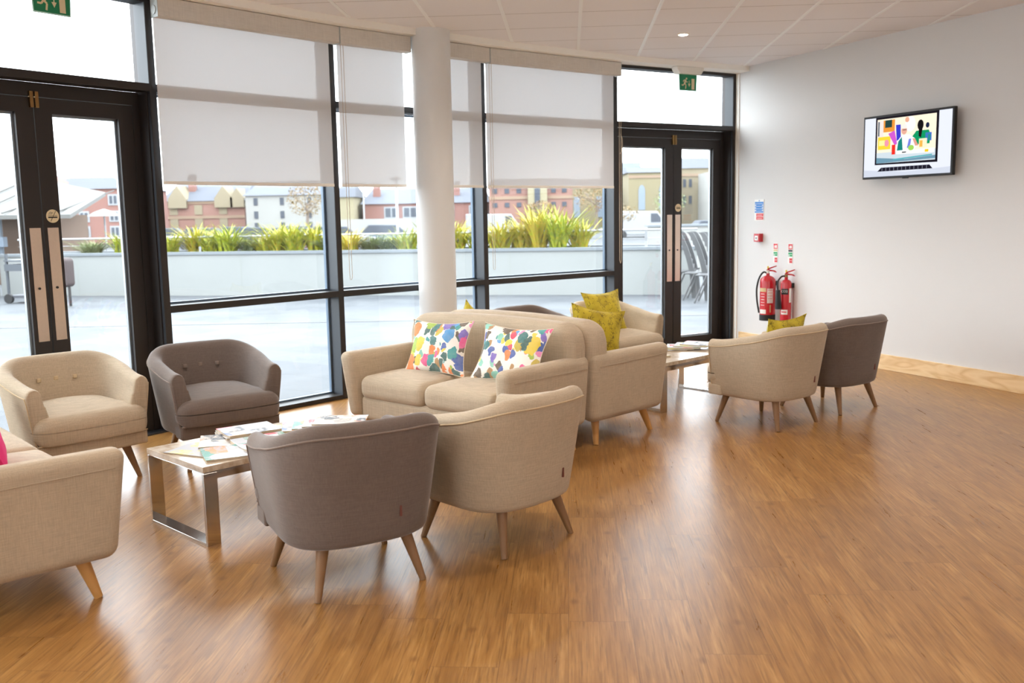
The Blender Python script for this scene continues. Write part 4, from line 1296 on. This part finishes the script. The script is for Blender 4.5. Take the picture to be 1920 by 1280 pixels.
def leaf_mat(name, c1, c2, c3):
    m, nt, b, o = new_mat(name)
    oi = N(nt, 'ShaderNodeObjectInfo')
    n = noise(nt, coord(nt, (3, 3, 3)), 6, 2, .5)
    f = mathn(nt, 'ADD', n, mathn(nt, 'MULTIPLY', oi.outputs['Random'], .3))
    nt.links.new(ramp(nt, f, [(.35, lin(c1)), (.6, lin(c2)), (.85, lin(c3))]), b.inputs['Base Color'])
    b.inputs['Roughness'].default_value = .5
    b.inputs['Subsurface Weight'].default_value = 0
    return m
M['phormium'] = leaf_mat('yellow_green_blades', (106, 124, 26), (150, 158, 36), (176, 150, 44))
M['sage'] = leaf_mat('grey_green_leaves', (84, 100, 58), (112, 124, 80), (126, 130, 90))
M['autumn'] = leaf_mat('autumn_leaves', (96, 86, 46), (118, 94, 50), (126, 80, 44))
M['bark'] = plain('bark', (108, 96, 86), .9)
random.seed(7)
def blades(n, h, spread, seed, wdt=.028):
    rnd = random.Random(seed); mb = MB()
    for k in range(n):
        a = rnd.uniform(0, 2 * PI); hh = h * rnd.uniform(.6, 1.05); sp_ = spread * rnd.uniform(.25, 1.1)
        bx, by = rnd.uniform(-.14, .14), rnd.uniform(-.14, .14)
        dx, dy = math.cos(a), math.sin(a); droop = rnd.uniform(.0, .35) * hh
        vs = []; m = 7
        for i in range(m + 1):
            t = i / m
            px = bx + dx * sp_ * t ** 1.6; py = by + dy * sp_ * t ** 1.6
            pz = hh * (t - 0.0) - droop * t ** 4
            wd = wdt * (1 - t ** 2.5) + .001
            vs += [(px - dy * wd, py + dx * wd, pz + .004), (px, py, pz), (px + dy * wd, py - dx * wd, pz + .004)]
        fs = []
        for i in range(m):
            q = i * 3; fs += [(q, q + 1, q + 4, q + 3), (q + 1, q + 2, q + 5, q + 4)]
        mb.add(vs, fs)
    return mb
def put_local(o, lx, ly, z, rz=0):
    p = PL0 + pd * lx + pn * ly
    o.location = (p.x, p.y, z); o.rotation_euler = (0, 0, rz)
protos = [blades(90, .56, .50, 1, .022).build('phormium_clump', M['phormium']), blades(120, .74, .62, 2, .023).build('phormium_clump', M['phormium']),
          blades(130, .98, .70, 3, .028).build('phormium_clump', M['phormium']), blades(240, .42, .45, 4, .014).build('low_shrub', M['sage'])]
spots = [(1.9, 3), (2.5, 0), (3.1, 3), (3.7, 0), (4.2, 1), (4.6, 0), (5.0, 1), (5.4, 3), (5.8, 0), (6.15, 1), (6.5, 1), (6.9, 1), (7.3, 3), (7.7, 0), (8.1, 3), (8.5, 3), (8.9, 0), (9.4, 1), (9.9, 1),
         (10.35, 0), (10.8, 1), (11.2, 1), (11.55, 2), (11.95, 2), (12.35, 1)]
ORD = ('first second third fourth fifth sixth seventh eighth ninth tenth eleventh twelfth thirteenth fourteenth fifteenth sixteenth seventeenth eighteenth '
       'nineteenth twentieth twenty-first twenty-second twenty-third twenty-fourth twenty-fifth').split()
seen = set()
names_ = ['low clump', 'mid-sized clump', 'tallest clump', 'low bush']
for q, (lx, k) in enumerate(spots):
    o = protos[k] if k not in seen else copy_tree(protos[k]); seen.add(k)
    lx2 = min(lx, PLL - .4)
    put_local(o, lx2, .48 + .3 * ((q * 37) % 10) / 10, .77, q * 1.3)
    nth = ORD[q]
    kind_ = ('short yellow-green strappy plant', 'arching yellow-green strappy plant', 'tall yellow-green strappy clump', 'low grey-green shrub')[k]
    tag(o, kind_ + ', ' + nth + ' plant from the left end of the planter', 'shrub' if k == 3 else 'plant', 'plants in the planter')

# side wall with the pavilion on the left
sw = MB().prism([(-10.95, 20.25), (-11.15, 20.25), (-13.2, 12.0), (-13.0, 12.0)], -.01, 1.30)
tag(sw.build('boundary_wall', M['concrete']), 'white rendered side wall of the terrace seen through the left door leaf', 'wall')
pv = empty('pavilion', (0, 0, 0), 0, 'low pavilion with a pale standing-seam roof behind the terrace wall', 'pavilion')
MB().add([(-22, 24, 1.78), (-11.05, 24, 1.74), (-11.6, 27.5, 2.38), (-13.5, 28.5, 2.75), (-22, 28.5, 2.75), (-22, 24, 1.68), (-11.05, 24, 1.64), (-11.6, 27.5, 2.28), (-13.5, 28.5, 2.65), (-22, 28.5, 2.65)],
         [(0, 1, 2, 3, 4), (9, 8, 7, 6, 5), (0, 5, 6, 1), (1, 6, 7, 2), (2, 7, 8, 3), (3, 8, 9, 4), (4, 9, 5, 0)]).build('roof', plain('pale_roof_sheet', (84, 83, 80), .6), pv)
rb = MB()
for k in range(16):
    x = -21.6 + k * .68
    rb.tube([(x, 23.98, 1.80), (x - .25, 28.2, 2.72 if x < -13 else 2.45)], .02, 5)
rb.build('roof_ribs', plain('roof_rib', (62, 60, 56), .6), pv)
MB().box(-21.8, -12.4, 25.5, 28, -.1, 1.75).build('brick_wall', plain('pale_brick', (98, 80, 68), .9, noise=.15, nscale=6), pv)
for x in (-20, -17.5, -15.6, -13.1, -11.7): MB().box(x, x + .1, 24.3, 24.4, -.1, 1.7).build('post', plain('slate_post', (70, 80, 90), .6), pv)
MB().box(-21.8, -12.9, 24.2, 24.4, .95, 1.2).build('fascia', plain('slate_fascia', (86, 96, 108), .6), pv)
# cleaning trolley
tr = empty('service_trolley', (-9.45, 18.4, 0), R(-10), 'dark grey wheeled trolley by the terrace side wall', 'trolley')
MB().box(-.28, .35, -.2, .2, .62, .75).box(-.28, .35, -.2, .2, .80, .83).build('tray', plain('dark_trolley', (70, 74, 80), .5), tr)
for x in (-.25, .32): MB().box(x - .02, x + .02, -.18, -.14, .08, .95).build('leg', plain('dark_leg', (66, 70, 76), .5), tr)
MB().box(-.28, .35, -.2, .2, .10, .15).build('shelf', plain('dark_shelf', (70, 72, 78), .5), tr)
for x in (-.22, .30): MB().lathe([(.09, -.24), (.09, -.18)], 20, (x, .09), 'y').build('wheel', M['rubber'], tr)
bb = empty('covered_barbecue', (-8.22, 17.4, 0), R(-15), 'brown covered stand on the terrace, half hidden by the left door stile', 'barbecue')
MB().rbox((0, 0, .62), (.15, .15, .27), .08, 4).build('cover', plain('brown_cover', (62, 50, 50), .7), bb, smooth=True)
for x in (-.1, .1): MB().box(x - .015, x + .015, -.02, .02, 0, .45).build('leg', M['frame'], bb)

# outdoor chairs folded up at the planter end
M['pale_seat'] = plain('weathered_slats', (72, 72, 73), .6)
def cafe_chair():
    r = empty('terrace_chair')
    for sx in (-.22, .22):
        cv = smooth3([(.17, 0, 0), (.13, .42, 0), (.03, .82, 0), (-.10, 1.12, 0), (-.17, 1.17, 0)], 4)
        MB().prism_yz([(c.x - .045, c.y) for c in cv] + [(c.x + .045, c.y) for c in reversed(cv)], sx - .015, sx + .015).build('rear_leg', M['pale_seat'], r)
        MB().tube([(sx, -.25, 0), (sx, -.05, .46), (sx, .2, .5)], .016, 8).build('front_leg', M['pale_seat'], r, smooth=True)
    for k in range(7):
        z = .55 + k * .085; y = .10 - k * .036
        MB().box(-.21, .21, y - .008, y + .008, z - .034, z + .034).build('slat', M['pale_seat'], r)
    MB().rbox((0, -.02, .46), (.22, .22, .014), .01, 3).build('seat', M['pale_seat'], r, smooth=True)
    return r
cc0 = cafe_chair()
for k, (x, y) in enumerate(((3.36, 15.8), (3.27, 16.35), (3.15, 16.9))):
    o = cc0 if k == 0 else copy_tree(cc0)
    o.location = (x, y, 0); o.rotation_euler = (0, 0, R(250))
    tag(o, ['pale metal terrace chair nearest the glass in the row by the planter end', 'middle pale metal terrace chair by the planter end', 'farthest pale metal terrace chair by the planter end'][k],
        'outdoor chair', 'terrace chairs by the planter end')

# ------------------------------------------------------------------ outside: town
gr = MB().add([(-110, 24.01, -.3), (60, 24.01, -.3), (60, 60, -.25), (-110, 60, -.25), (60, 110, .6), (-110, 110, .6)], [(0, 1, 2, 3), (3, 2, 4, 5)])
tag(gr.build('car_park', M['asphalt']), kind='structure')
BC = {k: plain(k, v, .9, noise=.08, nscale=.8) for k, v in dict(red_brick=(122, 88, 80), pink_brick=(128, 96, 86), cream_stone=(126, 116, 96), white_paint=(136, 135, 131), slate=(74, 77, 84),
      pale_slate=(82, 85, 93), yellow_stone=(122, 113, 88), modern_white=(126, 132, 138), cream_wall=(134, 126, 102), win_dark=(66, 70, 78), win_white=(136, 138, 140), band=(132, 112, 94), cladding=(116, 126, 136), rust=(120, 72, 56)).items()}  # distant haze is put into these pale, low-contrast building colours
def building(name, x0, x1, y, zb, ze, zr, wall, roof, label, depth=9, rows=(), cols=None, wmat='win_dark', ww=.9, wh=1.3, gables=(), chim=(), hip=.25, bands=()):
    r = empty(name, ((x0 + x1) / 2, y, 0), 0, label, 'building')
    w_ = (x1 - x0) / 2
    MB().box(-w_, w_, 0, depth, zb, ze).build('wall', BC[wall], r)
    if zr > ze:
        h = hip
        MB().add([(-w_ - .2, -.2, ze), (w_ + .2, -.2, ze), (w_ + .2, depth + .2, ze), (-w_ - .2, depth + .2, ze), (-w_ + h, depth / 2, zr), (w_ - h, depth / 2, zr)],
                 [(0, 1, 5, 4), (1, 2, 5), (2, 3, 4, 5), (3, 0, 4), (3, 2, 1, 0)]).build('roof', BC[roof], r)
    cols = cols if cols is not None else [(-w_ + 1 + k * 2.2) for k in range(int((2 * w_ - 1) / 2.2) + 1)]
    for z in rows:
        for x in cols:
            wd = MB().box(x - ww / 2, x + ww / 2, -.06, .02, z, z + wh); wo = wd.build('window', BC[wmat], r)
            if wmat == 'win_white':
                MB().box(x - ww / 2 + .12, x - .06, -.09, -.06, z + .12, z + wh - .12).box(x + .06, x + ww / 2 - .12, -.09, -.06, z + .12, z + wh - .12).build('pane', BC['win_dark'], wo)
    for z in bands: MB().box(-w_ - .02, w_ + .02, -.08, 0, z, z + .25).build('stone_band', BC['band'], r)
    for gx, gw, gz in gables:
        MB().prism_xz([(gx - gw, ze - .6), (gx + gw, ze - .6), (gx + gw, ze + .2), (gx, gz), (gx - gw, ze + .2)], -.35, 2.5).build('gable', BC[wall if wall != 'pink_brick' else 'cream_stone'], r)
    for x in chim: MB().box(x - .3, x + .3, 2, 2.6, ze, zr + .5).build('chimney', BC['red_brick'], r)
    return r
building('apartment_block', -36.6, -28.3, 70, 0, 4.0, 5.05, 'red_brick', 'slate', 'red brick apartment block with a gable and slate roof, seen through the left door', rows=(.5, 1.6, 2.8), ww=.75, wh=.8, wmat='win_white',
         gables=((-1.8, 1.6, 5.2),), hip=2.5, bands=())
building('victorian_school', -30.9, -23.6, 85, -.3, 3.3, 5.2, 'pink_brick', 'pale_slate', 'ornate Victorian brick and stone building beyond the car park', rows=(.9, 2.1), ww=.7, wh=.85, gables=((-2.2, .8, 4.7), (1.9, .8, 4.6), (3.1, .6, 4.4)),
         chim=(-1.6,), wmat='cream_stone', bands=(1.75, 3.05))
building('white_house', -22.1, -15.6, 80, -.3, 3.55, 4.9, 'white_paint', 'pale_slate', 'white painted three-storey house with a grey roof beside the Victorian building', rows=(.7, 1.65, 2.75), cols=(-2.4, -.2, 2.1), ww=.32, wh=.6)
building('cream_hall', -14.6, -13.05, 80, -.3, 3.3, 4.6, 'cream_wall', 'slate', 'cream rendered gabled hall just right of the dark mullion', rows=(), depth=6)
building('brick_terrace', -12.62, -1.9, 82, -.3, 2.7, 4.1, 'red_brick', 'pale_slate', 'red brick building with white sash windows, seen either side of the column', rows=(1.45,), cols=(-2.9, -1.3, .4, 1.9, 4.4), ww=1.25, wh=1.0, wmat='win_white', chim=(-4.4, 2.6))
bq = building('brick_offices', -1.7, 5.3, 80, -.3, 3.9, 4.7, 'pink_brick', 'pale_slate', 'red brick offices with small square windows and a tall cream entrance bay', rows=(2.2, 3.35), cols=(-3.0, -2.0, -1.0, 1.9, 2.8), ww=.38, wh=.38, bands=(2.85,))
MB().box(-.25, 1.35, -.5, 0, -.2, 4.5).build('entrance_bay', BC['cream_wall'], bq)
MB().box(.3, .75, -.56, -.5, 1.6, 3.9).build('arched_window', BC['win_dark'], bq)
building('stone_hall', 5.5, 9.2, 92, -.3, 4.1, 5.0, 'yellow_stone', 'slate', 'yellow stone hall behind trees, just left of the right double door', rows=(1.2,), ww=.6, wh=2.0, wmat='cladding')
building('modern_offices', 10.2, 13.6, 99, -.3, 6.7, 6.7, 'modern_white', 'slate', 'pale modern office block standing above the stone church', rows=(3.8, 5.2), ww=.5, wh=1.1, wmat='cladding')
bq = building('stone_church', 11.0, 15.2, 88, -.3, 5.2, 5.9, 'yellow_stone', 'slate', 'weathered stone church with tall arched windows, seen through the left leaf of the right door', rows=(), bands=(4.7,))
for x in (-.9, 1.0): MB().prism_xz([(x - .3, 1.8), (x + .3, 1.8), (x + .3, 3.6), (x + .2, 3.95), (x, 4.1), (x - .2, 3.95), (x - .3, 3.6)], -.06, 0).build('arched_window', BC['cladding'], bq)
building('stone_mill', 15.6, 19.8, 90, -.3, 5.6, 6.8, 'cream_stone', 'slate', 'beige stone building with paired round-headed windows, seen through the right leaf of the right door', rows=(2.3, 3.85), cols=(-1.2, -.65), ww=.28, wh=.75, bands=(4.85,))
building('white_shed', 17.6, 21.5, 84, -.3, 5.0, 5.0, 'white_paint', 'slate', 'plain white building in front of the beige stone building', rows=(), depth=5)
tag(MB().box(-14.4, -6.5, 70, 70.4, .3, 1.45).build('white_boundary_wall', BC['white_paint']), 'low white wall in front of the brick building beyond the planter', 'wall')

# street lamps
def street_lamp(x, y, h, lab):
    r = empty('street_lamp', (x, y, .2), 0, lab, 'street lamp', 'street lamps in the car park')
    MB().tube([(0, 0, 0), (0, 0, h)], .07, 10).build('pole', M['rail'], r, smooth=True)
    MB().rbox((0, 0, h + .12), (.32, .2, .05), .04, 3).build('lamp_head', M['rail'], r, smooth=True)
    MB().lathe([(.05, h), (.16, h + .1), (.14, h + .16), (.03, h + .3)], 14).build('finial', M['rail'], r, smooth=True)
street_lamp(-5.9, 50, 3.2, 'white street lamp standing directly left of the column')
street_lamp(-11.9, 78, 4.0, 'thin white lamp post in front of the brick building')
# trees
def tree(x, y, z, h, rad, lab, seed, mat='autumn', dens=900):
    r = empty('tree', (x, y, z), 0, lab, 'tree')
    rnd = random.Random(seed); tb = MB()
    tb.tube([(0, 0, 0), (.05, 0, h * .45), (0, .05, h * .6)], [.14, .1, .06], 8)
    tips = []
    for k in range(9):
        a = rnd.uniform(0, 2 * PI); z0 = h * rnd.uniform(.35, .6); e = (math.cos(a) * rad * rnd.uniform(.5, .95), math.sin(a) * rad * .8, h * rnd.uniform(.6, .95))
        tb.tube([(0, 0, z0), tuple(q * .5 + w2 for q, w2 in zip(e, (0, 0, z0 * .5))), e], [.05, .03, .012], 5); tips.append(e)
    tb.build('trunk', M['bark'], r)
    lf = MB()
    for k in range(dens):
        a, b_ = rnd.uniform(0, 2 * PI), math.acos(rnd.uniform(-1, 1)); q = rnd.uniform(.35, 1) ** .5
        px, py, pz = rad * q * math.sin(b_) * math.cos(a), rad * q * math.sin(b_) * math.sin(a), h * .68 + h * .34 * q * math.cos(b_)
        s = .085; u = Vector((rnd.gauss(0, 1), rnd.gauss(0, 1), rnd.gauss(0, 1))).normalized() * s; v = Vector((rnd.gauss(0, 1), rnd.gauss(0, 1), rnd.gauss(0, 1))).normalized() * s
        c = Vector((px, py, pz)); lf.add([c - u, c - v * .6, c + u, c + v * .6], [(0, 1, 2, 3)])
    lf.build('foliage', M[mat], r)
tree(-15.3, 72, .3, 4.0, 1.5, 'round orange-brown autumn tree beside the white house', 1)
tree(6.9, 76, .3, 3.9, 1.9, 'pale yellowing tree in front of the stone hall', 2)
tree(2.4, 74, .3, 2.3, 1.2, 'small yellow autumn tree in front of the brick offices entrance', 4)
tree(7.0, 60, .3, 1.8, 1.1, 'small bare-branched bush behind the planter near the right door', 3, dens=250)
tree(12.4, 74, .3, 3.0, 1.3, 'sparse olive tree in front of the stone church', 5, 'sage', 500)
# parked cars
def car(x, y, rz, col, lab, van=False, z=-.27):
    r = empty('parked_van' if van else 'parked_car', (x, y, z), rz, lab, 'van' if van else 'car', 'vehicles in the car park')
    if van:
        MB().prism_xz([(-2.3, .3), (2.2, .3), (2.25, .95), (1.7, 1.15), (1.15, 1.9), (-2.3, 1.95)], -.9, .9).build('body', col, r, bevel=.06)
        MB().prism_xz([(.7, 1.15), (1.6, 1.15), (1.15, 1.75), (.7, 1.75)], -.92, .92).build('windscreen', BC['win_dark'], r)
    else:
        MB().prism_xz([(-2.05, .3), (2.05, .3), (2.1, .7), (1.2, .85), (-1.7, .9), (-2.1, .75)], -.85, .85).build('body', col, r, bevel=.06)
        MB().prism_xz([(-1.7, .88), (1.1, .85), (.5, 1.35), (-1.2, 1.38)], -.72, .72).build('cabin', BC['win_dark'], r, bevel=.05)
    for sx in (-1.3, 1.3):
        for sy in (-.85, .85):
            MB().lathe([(.32, sy - .1), (.32, sy + .1)], 16, (sx, .32), 'y').build('wheel', M['rubber'], r)
cars = [(-22.9, 64, 'silver', (118, 120, 126)), (-19.0, 60, 'dark blue', (44, 52, 84)), (-18.2, 65, 'white', (130, 130, 130)), (-14.6, 56, 'dark grey', (62, 66, 74)),
        (-13.4, 61, 'pale grey', (110, 112, 118)), (-10.9, 49, 'dark red', (84, 46, 52)), (-9.6, 53, 'pale silver', (116, 118, 120)), (-7.4, 58, 'light blue', (96, 108, 124))]
for x, y, nm, c in cars:
    car(x, y, R(8), plain('car_' + nm.replace(' ', '_'), c, .3), nm + ' car parked in the row beyond the planter')
car(-1.1, 74, R(4), plain('van_white', (132, 134, 136), .3), 'white van parked beyond the tall strappy plants', True)
car(8.9, 66, R(4), plain('van_white_b', (132, 134, 136), .3), 'white van seen through the left leaf of the right door', True)
car(10.3, 46, R(2), plain('car_red', (170, 60, 66), .3), 'red car seen low through the right door')
pb = empty('stepped_parapet', (0, 0, 0), 0, 'long pale parapet behind the planter seen through the right door', 'parapet')
MB().box(3.5, 16, 24.2, 24.6, -.3, 1.15).build('wall', BC['white_paint'], pb)
MB().box(3.5, 16, 24.15, 24.65, 1.15, 1.2).build('capping', M['coping'], pb)
ps = empty('terrace_parasol', (-12.75, 30, 0), 0, 'white parasol seen through the left door in front of the brick block', 'parasol')
MB().tube([(0, 0, -.2), (0, 0, 1.93)], .03, 8).build('pole', M['rail'], ps)
MB().lathe([(.55, 1.72), (.3, 1.86), (.02, 1.95)], 8).build('canopy', BC['white_paint'], ps)
